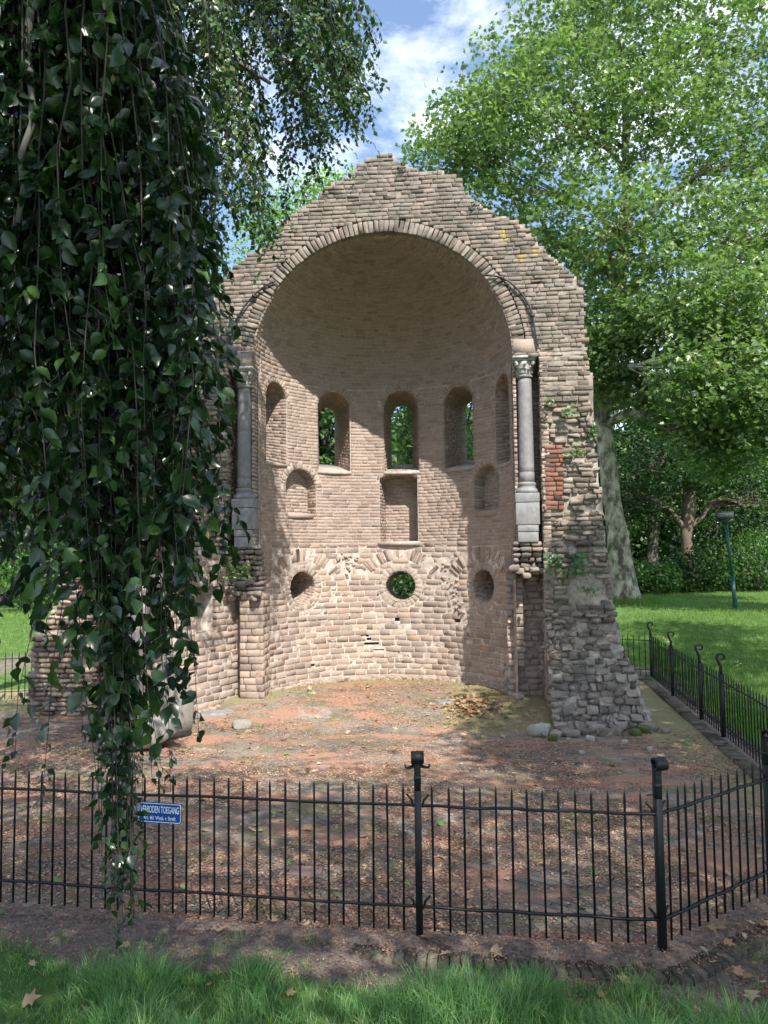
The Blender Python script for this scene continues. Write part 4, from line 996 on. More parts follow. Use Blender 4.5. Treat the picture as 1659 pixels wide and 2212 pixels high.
def text(s, x, z, size, wscale, bold=0.0006):
    cu = bpy.data.curves.new('lettering', 'FONT'); cu.body = s; cu.size = size; cu.align_x = 'CENTER'; cu.align_y = 'CENTER'; cu.extrude = 0.0003; cu.offset = bold
    o = bpy.data.objects.new('lettering', cu); C.objects.link(o); dg = bpy.context.evaluated_depsgraph_get(); me = bpy.data.meshes.new_from_object(o.evaluated_get(dg)); bpy.data.objects.remove(o)
    me.materials.clear(); me.materials.append(M_wht); o = bpy.data.objects.new('lettering', me); C.objects.link(o); o.parent = sign
    o.rotation_euler = (R_(90), 0, 0); o.location = (x, -0.0036, z)
    w0 = max(v.co.x for v in me.vertices) - min(v.co.x for v in me.vertices); o.scale = (wscale / w0, 1, 1); return o
text('VERBODEN TOEGANG', 0.0, 0.020, 0.066, 0.285, 0.0009)
text('Art. 461 Wetb. v. Strafr.', 0.002, -0.036, 0.036, 0.245, 0.0005)

# ---------------------------------------------------------------- small things on the floor
M_rock = mat_stone('grey_rock', [(0.20, 0.19, 0.165), (0.28, 0.26, 0.23)], moss=(0.16, 0.15, 0.08))
def cz(x, y): return float(court_z(np.array([x]), np.array([y]))[0])
mb = MB(); stone_mb(mb, (0, 0, 0), (0.165, 0.12, 0.085), 77); o = mb.build('boulder', M_rock); o.location = (-2.13, 11.5, cz(-2.13, 11.5) + 0.055)
tag(o, 'lone angular grey boulder lying on the floor near the left wall', 'boulder')
def slab(name, x, y, sx, sy, h, rz, mat, label, cat, tilt=0.0, group=None):
    mb = MB(); nx_ = 6
    P = [(-sx / 2, -sy / 2), (0.1 * sx, -sy / 2 * 1.06), (sx / 2, -sy / 2 * 0.9), (sx / 2 * 1.03, sy / 2 * 0.2), (sx / 2 * 0.92, sy / 2), (-0.05 * sx, sy / 2 * 0.95), (-sx / 2 * 0.97, sy / 2)]
    n = len(P); V = [(p[0] * 1.02, p[1] * 1.02, -0.04) for p in P] + [(p[0], p[1], h) for p in P]
    F = [[i, (i + 1) % n, n + (i + 1) % n, n + i] for i in range(n)]
    mb.add(V, F); o = mb.build(name, mat); me = o.data
    import bmesh
    bm = bmesh.new(); bm.from_mesh(me); bm.verts.ensure_lookup_table(); bm.faces.new([bm.verts[n + i] for i in range(n)]); bmesh.ops.recalc_face_normals(bm, faces=bm.faces)
    bmesh.ops.bevel(bm, geom=[e for e in bm.edges if all(v.co.z > h * 0.5 for v in e.verts)], offset=0.006, segments=1, affect='EDGES'); bm.to_mesh(me); bm.free()
    o.location = (x, y, cz(x, y)); o.rotation_euler = (tilt, 0, rz); return tag(o, label, cat, group)
M_tile = mat_simple('pink_tile', (0.27, 0.17, 0.14), 0.9, var=0.2, sc=15, st=0.3)
slab('paving_slab', -2.75, 12.3, 0.62, 0.42, 0.02, 0.25, M_bluestone, 'flat pale grey slab lying beside the left wall', 'slab')
slab('stone_tile', -0.66, 6.27, 0.26, 0.16, 0.02, -0.15, M_tile, 'loose flat pinkish tile behind the front railings', 'tile', 0.03)
slab('stone_tile', -0.80, 9.4, 0.24, 0.15, 0.015, 0.5, M_tile, 'small reddish tile further back on the leaf strewn floor', 'tile', 0.03)
slab('paving_slab', 0.95, 12.5, 0.28, 0.24, 0.012, 0.3, M_bluestone, 'small grey drain slab flush with the floor inside the apse', 'slab')
# big grey stone slabs leaning at the left wall
mb = MB(); stone_mb(mb, (0, 0, 0.45), (0.40, 0.16, 0.48), 411, 0.5); o = mb.build('stone_block', M_rock); o.location = (-3.05, 10.95, 0.0); o.rotation_euler = (0, 0, 0.3); tag(o, 'large upright grey stone block at the foot of the left side wall', 'stone')
mb = MB(); stone_mb(mb, (0, 0, 0.22), (0.45, 0.28, 0.24), 412, 0.6); o = mb.build('stone_block', M_rock); o.location = (-3.2, 10.45, 0.0); tag(o, 'low grey stone block in front of the upright one', 'stone')
# loose rubble in front of the pier
spec = [(2.13, 10.95, 0.16, 'pale squared block at the inner foot of the rubble pier'), (2.25, 10.6, 0.085, 'mossy cobble under the pale squared block'), (2.75, 10.55, 0.07, 'small white stone lying in front of the pier'), (3.45, 10.85, 0.09, 'mossy green lump of rubble right of the pier foot'), (3.62, 11.0, 0.10, 'mossy boulder against the outer corner of the pier'), (3.15, 10.35, 0.05, 'small pebble on the paving in front of the pier'), (3.35, 9.95, 0.045, 'little stone out on the brick paving'), (2.45, 9.85, 0.04, 'tiny white stone out on the leaf litter')]
M_mossr = mat_stone('mossy_rock', [(0.12, 0.11, 0.08), (0.19, 0.17, 0.13)], moss=(0.13, 0.13, 0.035), dark=(0.09, 0.10, 0.03), darkr=(0.35, 0.5))
M_paler = mat_stone('pale_rock', [(0.34, 0.31, 0.27), (0.42, 0.385, 0.34)], dark=(0.2, 0.18, 0.15), darkr=(0.55, 0.7))
for k, (x, y, s, lb) in enumerate(spec):
    mb = MB(); stone_mb(mb, (0, 0, 0), (s, s * 0.85, s * 0.72), 420 + k, 0.6); o = mb.build('rubble_stone', M_mossr if 'mossy' in lb else M_paler)
    o.location = (x, y, cz(x, y) + s * 0.45); tag(o, lb, 'stone', 'loose stones at the pier foot')

# ---------------------------------------------------------------- leaves
T_OV = (np.array([[0, 0, 0], [-.25, .18, .07], [0, .18, 0], [.25, .18, .05], [-.34, .46, .13], [0, .47, -.01], [.34, .44, .09], [-.20, .76, .03], [0, .78, -.05], [.20, .76, .07], [.02, 1.05, -.16]]),
        np.array([[1, 2, 5, 4], [2, 3, 6, 5], [4, 5, 8, 7], [5, 6, 9, 8]]), np.array([[0, 2, 1], [0, 3, 2], [7, 8, 10], [8, 9, 10]]))
T_DI = (np.array([[0, 0, 0], [-.33, .45, .08], [0, 1, -.03], [.33, .45, .08]]), None, np.array([[0, 2, 1], [0, 3, 2]]))
T_MA = (np.array([[0, 0, 0], [-.42, .12, .05], [-.25, .38, .03], [-.5, .62, .08], [-.17, .62, .0], [0, 1.0, -.08], [.17, .62, .0], [.5, .62, .08], [.25, .38, .03], [.42, .12, .05]]), None,
        np.array([[0, 2, 1], [0, 4, 2], [2, 4, 3], [0, 5, 4], [0, 6, 5], [0, 8, 6], [8, 7, 6], [0, 9, 8]]))
def leaves(mb, P, D, Nn, size, tint, T, aspect=1.0):
    """P base points, D growth direction, Nn approx leaf normal"""
    n = len(P); D = D / (np.linalg.norm(D, axis=1)[:, None] + 1e-9); S = np.cross(D, Nn); S /= np.linalg.norm(S, axis=1)[:, None] + 1e-9; Z = np.cross(S, D)
    tv, tq, tt = T; size = np.broadcast_to(size, (n,))
    V = P[:, None, :] + size[:, None, None] * (tv[None, :, 0, None] * aspect * S[:, None, :] + tv[None, :, 1, None] * D[:, None, :] + tv[None, :, 2, None] * Z[:, None, :])
    k = len(tv); off = (np.arange(n) * k)[:, None, None]; base = mb.n
    mb.v.append(V.reshape(-1, 3)); mb.a.append(np.repeat(tint, k)); mb.n += n * k
    if tq is not None: mb.f.append((tq[None] + off).reshape(-1, 4) + base)
    mb.f.append((tt[None] + off).reshape(-1, 3) + base)
def rdir(q, n): d = q.normal(size=(n, 3)); return d / np.linalg.norm(d, axis=1)[:, None]

def curve_pts(a, b, n, sag, q, wob):
    a = np.array(a, float); b = np.array(b, float); t = np.linspace(0, 1, n)[:, None]; p = a + (b - a) * t
    p[:, 2] += sag * np.sin(math.pi * t[:, 0]); w_ = q.normal(size=(n, 3)) * wob; w_[0] = 0; w_[-1] = 0
    for _ in range(2): w_[1:-1] = (w_[:-2] + w_[1:-1] + w_[2:]) / 3
    return p + w_
def tree(name, base, trunk, rad, blobs, nleaf, lsize, mleaf, mbark, label, cat='tree', group=None, seed=0, T=T_DI, droop=0.3, twigs=True, clump=0.30, fork=None, per=26, flat=1.0, limbs=True, bright=0.5, limb_r=0.35):
    """blobs: list of (cx,cy,cz, rx,ry,rz, weight)"""
    q = np.random.RandomState(seed); t = thing(name, tuple(base), label, cat, group)
    mb = MB(); tr = np.array(trunk, float)
    n = 24; tt = np.linspace(0, len(tr) - 1, n); P = np.stack([np.interp(tt, range(len(tr)), tr[:, i]) for i in range(3)], 1)
    for _ in range(2): P[1:-1] = (P[:-2] + P[1:-1] + P[2:]) / 3
    rr = np.interp(tt, range(len(tr)), rad); tube(mb, P, rr, 14)
    Vt = mb.v[-len([1]) - 1] if len(mb.v) > 1 else mb.v[0]
    Vt = mb.v[0]; Vt += (vnoise(Vt, 1.8, seed)[:, None] - 0.5) * np.array([1, 1, 0]) * rad[0] * 0.35
    mb.build('trunk', mbark, t, smooth=True)
    B = np.array([b[:6] for b in blobs], float); wgt = np.array([b[6] for b in blobs], float); wgt /= wgt.sum()
    cl = max(6, nleaf // per); ci = q.choice(len(B), cl, p=wgt)
    d = rdir(q, cl) * (q.rand(cl) ** 0.42)[:, None]; CP = B[ci, :3] + d * B[ci, 3:]
    if limbs:
        mb = MB(); m = 0
        for i, b in enumerate(B):
            k = min(n - 1, max(int(n * q.uniform(.45, .62)), int(np.argmin(np.abs(P[:, 2] - (b[2] - 0.55 * np.hypot(b[0] - P[-1, 0], b[1] - P[-1, 1])))))))
            LB = curve_pts(P[k], b[:3], 9, 0.7, q, 0.5); r0 = min(rr[k] * 0.6, 0.10 + limb_r * 0.3 * np.linalg.norm(b[:3] - P[k]) * 0.12)
            tube(mb, LB, np.linspace(r0, r0 * 0.3, 9), 7)
            own = np.where(ci == i)[0]; q.shuffle(own)
            for c_ in own[:26]:
                s = LB[q.randint(3, 9)]; tube(mb, curve_pts(s, CP[c_], 5, 0.1, q, 0.12), np.linspace(r0 * 0.22, 0.008, 5), 4, cap=False)
        mb.build('branches', mbark, t, smooth=True)
    nl = cl * per; P0 = np.repeat(CP, per, 0) + q.normal(size=(nl, 3)) * clump * np.array([1, 1, 0.7]) * np.repeat(q.uniform(0.5, 1.3, cl), per)[:, None]
    D = rdir(q, nl); D[:, 2] = D[:, 2] * 0.6 - droop; Nn = rdir(q, nl) * 0.8; Nn[:, 2] += 0.9 * flat
    tint = np.clip(np.repeat(q.uniform(0.15, 0.85, cl), per) + q.normal(size=nl) * 0.16, 0, 1)
    mb = MB(); leaves(mb, P0, D, Nn, lsize * q.uniform(0.7, 1.25, nl), tint, T); mb.build('crown', mleaf, t)
    return t
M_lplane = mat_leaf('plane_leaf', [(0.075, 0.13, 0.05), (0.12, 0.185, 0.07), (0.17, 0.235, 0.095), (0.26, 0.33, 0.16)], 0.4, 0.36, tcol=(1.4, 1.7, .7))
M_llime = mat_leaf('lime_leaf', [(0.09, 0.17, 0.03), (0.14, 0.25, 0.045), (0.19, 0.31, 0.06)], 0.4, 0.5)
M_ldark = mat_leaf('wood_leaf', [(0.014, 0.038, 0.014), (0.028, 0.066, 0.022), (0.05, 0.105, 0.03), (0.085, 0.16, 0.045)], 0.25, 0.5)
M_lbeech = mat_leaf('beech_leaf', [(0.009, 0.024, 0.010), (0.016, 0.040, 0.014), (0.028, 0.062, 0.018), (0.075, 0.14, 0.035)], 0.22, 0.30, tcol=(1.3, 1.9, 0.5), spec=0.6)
M_lbeech2 = mat_leaf('beech_leaf_sunny', [(0.018, 0.045, 0.018), (0.032, 0.075, 0.026), (0.052, 0.11, 0.034), (0.08, 0.15, 0.045), (0.16, 0.13, 0.04)], 0.25, 0.36, spec=0.5)  # lighter copy of the beech leaf, sunlight put into its colour
M_bplane = mat_bark('plane_bark', [(0.08, 0.068, 0.05), (0.18, 0.155, 0.11), (0.31, 0.275, 0.20), (0.46, 0.42, 0.32)], 4.2, [0.40, 0.47, 0.53, 0.62], 0.9, 0.6)
M_bark = mat_bark('grey_bark', [(0.05, 0.045, 0.035), (0.12, 0.105, 0.085), (0.17, 0.15, 0.12)], 7)
M_twig = mat_bark('beech_twig', [(0.03, 0.026, 0.022), (0.06, 0.052, 0.045)], 9, st=0.1)
M_bbeech = mat_bark('beech_bark', [(0.06, 0.058, 0.055), (0.13, 0.12, 0.11), (0.2, 0.19, 0.17)], 9, st=0.3)
def gz_(x, y): return float(lawn_z(np.array([float(x)]), np.array([float(y)]))[0])

# ---------------------------------------------------------------- trees
tree('plane_tree', (7.75, 25.0, gz_(7.75, 25)), [(7.78, 25, 0.7), (7.72, 25, 1.5), (7.62, 25, 2.8), (7.48, 25, 4.4), (7.25, 25, 6.2), (7.1, 25, 7.6), (7.3, 25, 9.4), (7.95, 25, 11.4), (8.3, 25, 14), (8.25, 25, 17), (8.2, 25, 19.5)],
     [0.62, 0.40, 0.335, 0.30, 0.28, 0.32, 0.24, 0.24, 0.18, 0.12, 0.06],
     [(4.1, 25, 17.9, 1.8, 2.4, 1.9, 8), (6.9, 24.5, 20.3, 2.5, 2.8, 2.4, 11), (9.6, 25, 20.8, 3.0, 3, 2.6, 13), (12.6, 25, 19.2, 2.4, 3, 2.4, 10), (2.7, 24.5, 15.9, 1.9, 2.2, 1.7, 8), (5.3, 23.5, 16.2, 2.8, 2.6, 2.5, 13),
      (8.8, 24, 16.8, 2.6, 2.8, 2.2, 12), (12.4, 24.5, 15.2, 2.6, 2.8, 2.6, 12), (4.2, 24.5, 13.2, 2.2, 2.2, 1.7, 8), (7.3, 23.0, 12.4, 2.6, 2.4, 1.9, 11), (11, 23, 12.0, 2.6, 2.5, 1.9, 11), (13.6, 23.5, 11.0, 2.2, 2.5, 2.4, 9),
      (9.2, 21.2, 9.4, 2.0, 2.0, 1.6, 11), (11.6, 20.8, 8.9, 2.1, 2.0, 1.9, 12), (8.7, 20.4, 7.2, 1.5, 1.5, 1.3, 8), (10.4, 19.8, 6.3, 1.6, 1.5, 1.5, 8), (11.9, 19.6, 5.6, 1.3, 1.4, 1.3, 6), (8.0, 23.2, 9.6, 1.9, 1.4, 1.4, 9), (6.6, 26, 9.5, 1.6, 1.2, 1.6, 6), (7.4, 26.5, 12, 2, 1.5, 2, 7), (9.8, 23.5, 7.6, 1.5, 1.2, 1.2, 6), (12.6, 22, 7.2, 1.8, 1.5, 1.6, 8), (7.2, 24, 8.6, 1.5, 1.2, 1.2, 7), (8.6, 23.2, 6.9, 1.1, .9, .8, 4), (9.6, 22, 5.6, 1.2, 1, .9, 5)],
     92000, 0.155, M_lplane, M_bplane, 'huge plane tree with mottled pale trunk right of the ruin and bright green crown', seed=3, T=T_MA, clump=0.24, per=20, limb_r=0.4, droop=0.35)
tree('lime_tree', (-3.2, 31, gz_(-3.2, 31)), [(-3.2, 31, 0.5), (-3.1, 31, 5), (-2.6, 31, 12)], [0.35, 0.28, 0.1],
     [(-2.9, 31, 16.3, 2.2, 2, 2.3, 9), (-0.9, 30.5, 16.6, 1.9, 1.8, 1.6, 5), (-4.6, 31, 14.5, 2.4, 2, 2.5, 8), (-3.5, 30, 11, 3.2, 2.4, 3, 10), (-3.0, 30, 6.5, 3.4, 2.4, 3, 10), (-6.5, 31, 10.5, 2.6, 2.4, 4, 9)],
     21000, 0.16, M_llime, M_bark, 'light yellow green tree rising behind the left shoulder of the gable', seed=5, per=24, clump=0.35)
tree('young_plane_tree', (1.0, 33, gz_(1, 33)), [(1.0, 33, 0.5), (1.2, 33, 5), (1.2, 33, 12)], [0.3, 0.25, 0.1],
     [(1.1, 32, 6.5, 2.2, 2, 2.6, 12), (1.2, 32, 9.5, 2, 2, 2.5, 12), (4.4, 32, 8, 2.2, 2, 4, 8), (0.2, 32.5, 18.0, 1.8, 1.4, 1.1, 2)],
     11000, 0.17, M_lplane, M_bark, 'leafy green tree seen through the middle window of the apse', seed=6, bright=.4, per=24, clump=0.33)
WOODS = [(-1.6, 22.5, 7.5, 2.0, 'dark tree close behind the apse filling the narrow window left of centre'), (10.8, 38, 10.5, 3.4, 'dark wooded tree just right of the big pale trunk'), (14.2, 41, 11.5, 3.8, 'dark broad tree behind the brown trunk at the lawn edge'), (18.6, 40, 12.5, 3.8, 'dark tree beyond the green lamp post'), (23.0, 41, 15.0, 4.0, 'tall dark tree at the right edge behind the lawn'),
         (6.5, 45, 11, 4.2, 'dark tree glimpsed low behind the right window of the apse'), (-2.0, 44, 11, 4.2, 'dark tree seen through the narrow window left of centre'), (-9, 36, 13, 4.2, 'dark tree behind the left wing of the ruin'), (-15, 34, 14, 4.6, 'dark tree far left behind the distant railings'), (-21, 33, 15, 4.6, 'dark tree at the far left edge of the park'), (3, 47, 11, 4.0, 'dark tree straight behind the round window'), (-12, 27, 9, 3, 'smaller dark tree left of the ruin behind the hanging leaves')]
for k, (x, y, h, r, lb) in enumerate(WOODS):
    z0 = gz_(x, y); qq = random.Random(70 + k); bl = []
    for i in range(8): bl.append((x + qq.uniform(-.62, .62) * r, y + qq.uniform(-.5, .4) * r, z0 + h * qq.uniform(0.18, 0.86), r * 0.62, r * 0.5, h * 0.19, 1))
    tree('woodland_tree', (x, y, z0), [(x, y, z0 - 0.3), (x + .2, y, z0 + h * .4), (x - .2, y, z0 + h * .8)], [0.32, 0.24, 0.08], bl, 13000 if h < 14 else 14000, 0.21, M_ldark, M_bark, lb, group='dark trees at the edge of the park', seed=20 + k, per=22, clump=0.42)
bx, by = 13.05, 33.0; z0 = gz_(bx, by)
tree('brown_trunk_tree', (bx, by, z0), [(bx + 0.1, by, z0 - 0.2), (bx, by, z0 + 1.0), (bx - 0.12, by, z0 + 2.2), (bx + .1, by, z0 + 3.6), (bx + .1, by, z0 + 6)], [0.36, 0.26, 0.23, 0.30, 0.15],
     [(bx - 1, by - .5, z0 + 5.3, 2.2, 1.5, 1.3, 5), (bx + 1.4, by - .5, z0 + 5.0, 2.0, 1.4, 1.3, 5), (bx - 2.4, by, z0 + 3.7, 1.2, 1.2, 0.9, 3), (bx + 2.6, by - 0.5, z0 + 3.4, 1.5, 1.2, 0.9, 3)], 8000, 0.17, M_ldark, mat_bark('brown_bark', [(0.07, 0.052, 0.04), (0.15, 0.11, 0.08), (0.22, 0.165, 0.125)], 6),
     'tree with a bare brownish trunk between the plane tree and the lamp post', seed=55, per=22)
def shrub(x, y, h, r, lb, seed, mat=M_ldark, n=1800, ls=0.15, group='shrubs along the far lawn edge', name='shrub'):
    q = np.random.RandomState(seed); z0 = gz_(x, y); t = thing(name, (x, y, z0), lb, 'shrub', group)
    mb = MB()
    for i in range(9):
        a = i * 0.7; e = (x + r * .6 * math.cos(a), y + r * .6 * math.sin(a), z0 + h * .75); tube(mb, curve_pts((x, y, z0 - .05), e, 5, .1, q, .05), np.linspace(.03, .008, 5), 5)
    mb.build('stem', M_bark, t)
    d = rdir(q, n) * (q.rand(n) ** .4)[:, None]; P = np.array([x, y, z0 + h * .5]) + d * np.array([r, r * .7, h * .52]); P += q.normal(size=P.shape) * .1
    D = rdir(q, n); D[:, 2] += .2; Nn = rdir(q, n); Nn[:, 2] += .8
    mb = MB(); leaves(mb, P, D, Nn, ls * q.uniform(.6, 1.2, n), q.rand(n), T_DI); mb.build('foliage', mat, t); return t
M_lbush = mat_leaf('bush_leaf', [(0.03, 0.075, 0.018), (0.06, 0.13, 0.03), (0.10, 0.19, 0.045)], 0.3, 0.5)
SH = [(0.9, 20.5, 2.7, 1.5, 'dense bush behind the apse seen through the central round window', 0), (10.2, 29.5, 1.2, 1.1, 'low leafy shrub beside the base of the plane tree', 1), (12.2, 30.5, 1.7, 1.2, 'shrub just left of the brown trunk', 0), (14.6, 30.2, 2.4, 1.5, 'rounded shrub right of the brown trunk', 1), (16.9, 30.5, 1.5, 1.3, 'shrub behind the foot of the lamp post', 0), (19.2, 30.2, 2.2, 1.4, 'bright shrub at the right edge of the lawn', 1), (21.6, 30.5, 2.6, 1.6, 'tall shrub beyond the right edge of the lawn', 0), (-10.5, 24, 2.0, 1.6, 'shrub on the grass far left behind the railings', 1), (5.2, 31, 2.4, 1.6, 'shrub behind the ruin seen low between pier and trunk', 1)]
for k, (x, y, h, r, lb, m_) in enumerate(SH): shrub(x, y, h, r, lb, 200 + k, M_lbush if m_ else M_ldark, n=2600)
# ground cover under the wood
q = np.random.RandomState(8); n = 26000; x = q.uniform(4, 28, n); y = 30.2 + q.rand(n) ** 1.5 * 8 + 0.5 * np.sin(x); hz = q.rand(n) * 0.5
P = np.stack([x, y, lawn_z(x, y) + hz], 1); D = rdir(q, n); Nn = rdir(q, n); Nn[:, 2] += 1.2
mb = MB(); leaves(mb, P, D, Nn, 0.16 * q.uniform(.6, 1.2, n), q.rand(n), T_DI); o = mb.build('undergrowth', M_lbush); tag(o, 'low leafy undergrowth along the far lawn edge', 'undergrowth', kind='stuff')
# the wood behind that closes the view (one mass)
n = 80000; x = q.uniform(-45, 50, n); y = q.uniform(50, 58, n); hh = 11.0 + 3 * (vnoise(np.stack([x, y * 0, x * 0], 1), 0.12, 4) - .5) * 2; z = q.rand(n) ** .8 * hh + .6
P = np.stack([x, y, z], 1); D = rdir(q, n); Nn = rdir(q, n); Nn[:, 1] -= .6
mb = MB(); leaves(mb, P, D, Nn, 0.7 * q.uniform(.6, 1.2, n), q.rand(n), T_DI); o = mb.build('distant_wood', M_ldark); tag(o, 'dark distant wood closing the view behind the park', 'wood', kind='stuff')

# hanging beeches
def strand_tree(name, base, label, strands, step, lsize, mleaf, seed, T=T_OV, twig_len=0.16, twig_every=0.10, limbs=(), trunk=None, r0=0.006, slant=(0, 0), crown=None, group=None, crownsize=0.1, nuts=0):
    q = np.random.RandomState(seed); t = thing(name, base, label, 'tree', group)
    if trunk is not None:
        mb = MB(); P = np.array(trunk[0], float); tt = np.linspace(0, len(P) - 1, 16); PP = np.stack([np.interp(tt, range(len(P)), P[:, i]) for i in range(3)], 1)
        tube(mb, PP, np.interp(tt, range(len(P)), trunk[1]), 12); mb.build('trunk', M_bbeech, t, smooth=True)
    mb = MB()
    for pts, ra, rb in limbs:
        P = np.array(pts, float); tt = np.linspace(0, len(P) - 1, 14); PP = np.stack([np.interp(tt, range(len(P)), P[:, i]) for i in range(3)], 1)
        PP[1:-1] = (PP[:-2] + 2 * PP[1:-1] + PP[2:]) / 4; PP[1:-1] += q.normal(size=PP[1:-1].shape) * 0.012
        tube(mb, PP, np.linspace(ra, rb, 14), 8)
    if limbs: mb.build('branches', M_bbeech, t, smooth=True)
    LP = []; LD = []; LN_ = []; LT = []; LS = []; mbt = MB(); NP = []
    for S in strands:
        S = np.array(S, float); zlow = S[-1][2]; tws = twig_len * (1.0 if zlow > 1.9 or r0 > .0061 else .6); seg = np.linalg.norm(np.diff(S, axis=0), axis=1); cum = np.concatenate([[0], np.cumsum(seg)]); Lg = cum[-1]
        k = max(4, int(Lg / 0.25)); s = np.linspace(0, Lg, k); P = np.stack([np.interp(s, cum, S[:, i]) for i in range(3)], 1)
        wb = .007 if zlow < 1.35 else .022
        P += np.cumsum(q.normal(size=P.shape) * np.array([wb, wb, 0]), 0); P[:, 0] += wb * 2 * np.sin(np.linspace(0, q.uniform(2, 7), k) + q.uniform(0, 6))
        tube(mbt, P, np.linspace(r0, 0.0015, k), 4, cap=False)
        tb = q.uniform(.1, .7)
        for sp_ in np.arange(0.05, Lg, twig_every):
            if q.rand() < 0.12: continue
            c = np.array([np.interp(sp_, s, P[:, i]) for i in range(3)]); az = q.uniform(0, 2 * math.pi); tl = tws * q.uniform(.4, 1.3) * (.75 if c[2] < 2.4 else 1)
            hd = np.array([math.cos(az), math.sin(az), 0.0]); e1 = c + hd * tl * .45 + np.array([slant[0] * .3, 0, -tl * .35]); e2 = e1 + hd * tl * .25 + np.array([slant[0] * .3, 0, -tl * .6])
            tube(mbt, [c, e1, e2], [0.0022, 0.0016, 0.001], 3, cap=False)
            for f in np.arange(0.0, 1.0, step / max(tl, .02)):
                f_ = f * 2; p = c + (e1 - c) * min(f_, 1) if f_ < 1 else e1 + (e2 - e1) * (f_ - 1)
                a2 = az + q.choice([-1, 1]) * q.uniform(.5, 1.3); d = np.array([math.cos(a2), math.sin(a2), -q.uniform(.35, 1.6)])
                nn = np.array([math.cos(az), math.sin(az), .6]) * .6 + q.normal(size=3) * .7
                LP.append(p); LD.append(d); LN_.append(nn); LT.append(np.clip(tb + q.normal() * .2, 0, 1)); LS.append(1.0 if p[2] > 1.75 or r0 > .0061 else .62)
            if nuts and q.rand() < nuts: NP.append(e1)
    mbt.build('twigs', M_twig, t, smooth=True)
    mb = MB(); n = len(LP); leaves(mb, np.array(LP), np.array(LD), np.array(LN_), lsize * q.uniform(.5, 1.3, n) * np.array(LS), np.array(LT), T)
    mb.build('foliage', mleaf, t)
    if NP:
        mb = MB()
        mnut = mat_simple('beech_nut', (0.17, 0.13, 0.05), .8, var=.3, sc=40, st=.3)
        lathe(mb, base, [(0, .026), (.004, .02), (.0085, .008), (.0095, -.004), (.006, -.014), (0, -.018)], 7)
        n0 = mb.build('beech_nut', mnut, t, smooth=True)
        for i_, p in enumerate(NP[:90]):
            o_ = n0 if i_ == 0 else n0.copy()
            if i_: C.objects.link(o_); o_.parent = t
            o_.location = (p[0] - base[0], p[1] - base[1], p[2] - base[2] - .03)
    if crown:
        B = np.array([b[:6] for b in crown[0]]); wg = np.array([b[6] for b in crown[0]], float); cl = crown[1] // 24; ci = q.choice(len(B), cl, p=wg / wg.sum())
        CP = B[ci, :3] + rdir(q, cl) * (q.rand(cl) ** .45)[:, None] * B[ci, 3:]; P0 = np.repeat(CP, 24, 0) + q.normal(size=(cl * 24, 3)) * .28
        m = cl * 24; D = rdir(q, m); D[:, 2] -= .5; Nn = rdir(q, m); Nn[:, 2] += .8
        mb = MB(); leaves(mb, P0, D, Nn, crownsize * q.uniform(.7, 1.2, m), q.rand(m), T_DI); mb.build('crown', mleaf, t)
    return t, n
q = np.random.RandomState(12)
ux = lambda px: (px - 829.) * 0.0019868
uz = lambda py: 2.5 + (1205. - py) * 0.0019868
bx_ = [0, 75, 105, 140, 200, 222, 280, 290, 345, 385, 425, 452]; byy = [1470, 1400, 1500, 1610, 1715, 1960, 1990, 1740, 1670, 1530, 1390, 1230]
S = []
def mk(xb, yb, y, xt=None):
    xt = xt if xt is not None else (xb * 0.66 + q.uniform(-40, 25)); k = 9; out = []; yt = -190.
    for i in range(k):
        s = i / (k - 1); out.append((ux(xt + (xb - xt) * s ** 0.62), y + .05 * math.sin(3 * s), uz(yt + (yb - yt) * s)))
    return out
for i in range(100):
    xb = q.uniform(-60, 450) if i < 62 else q.uniform(-70, 125); e = float(np.interp(xb, bx_, byy)); yb = e * q.choice([1.0, .88, .76, .66, .58, .5], p=[.09, .12, .17, .2, .21, .21]) * q.uniform(.96, 1.0); S.append(mk(xb, yb, q.uniform(2.95, 3.9)))
for i in range(16): xb = q.uniform(320, 455); e = float(np.interp(xb, bx_, byy)); S.append(mk(xb, e * q.uniform(.8, 1.0), q.uniform(3.0, 3.7)))
for i in range(22): S.append(mk(q.uniform(244, 284), q.uniform(1780, 2000), q.uniform(3.15, 3.45)))
for i in range(6): S.append(mk(q.uniform(120, 230), q.uniform(1560, 1725), q.uniform(3.1, 3.5)))
crown = [(-2.5, -2.5, 8.8, 3.2, 3.2, 1.6, 10), (1.2, -2.2, 8.8, 3.0, 3.0, 1.6, 10), (-3.2, 1.0, 8.6, 2.4, 1.8, 1.3, 6), (0.2, 0.9, 8.4, 2.4, 1.6, 1.2, 6), (3.4, 0.2, 8.8, 2.2, 2.0, 1.3, 6), (0.5, -5.5, 8.5, 4, 2, 1.6, 5), (-6.0, -0.5, 8.0, 2.5, 3, 2, 4), (-1.5, -1.0, 7.2, 2.8, 1.6, 0.8, 5)]
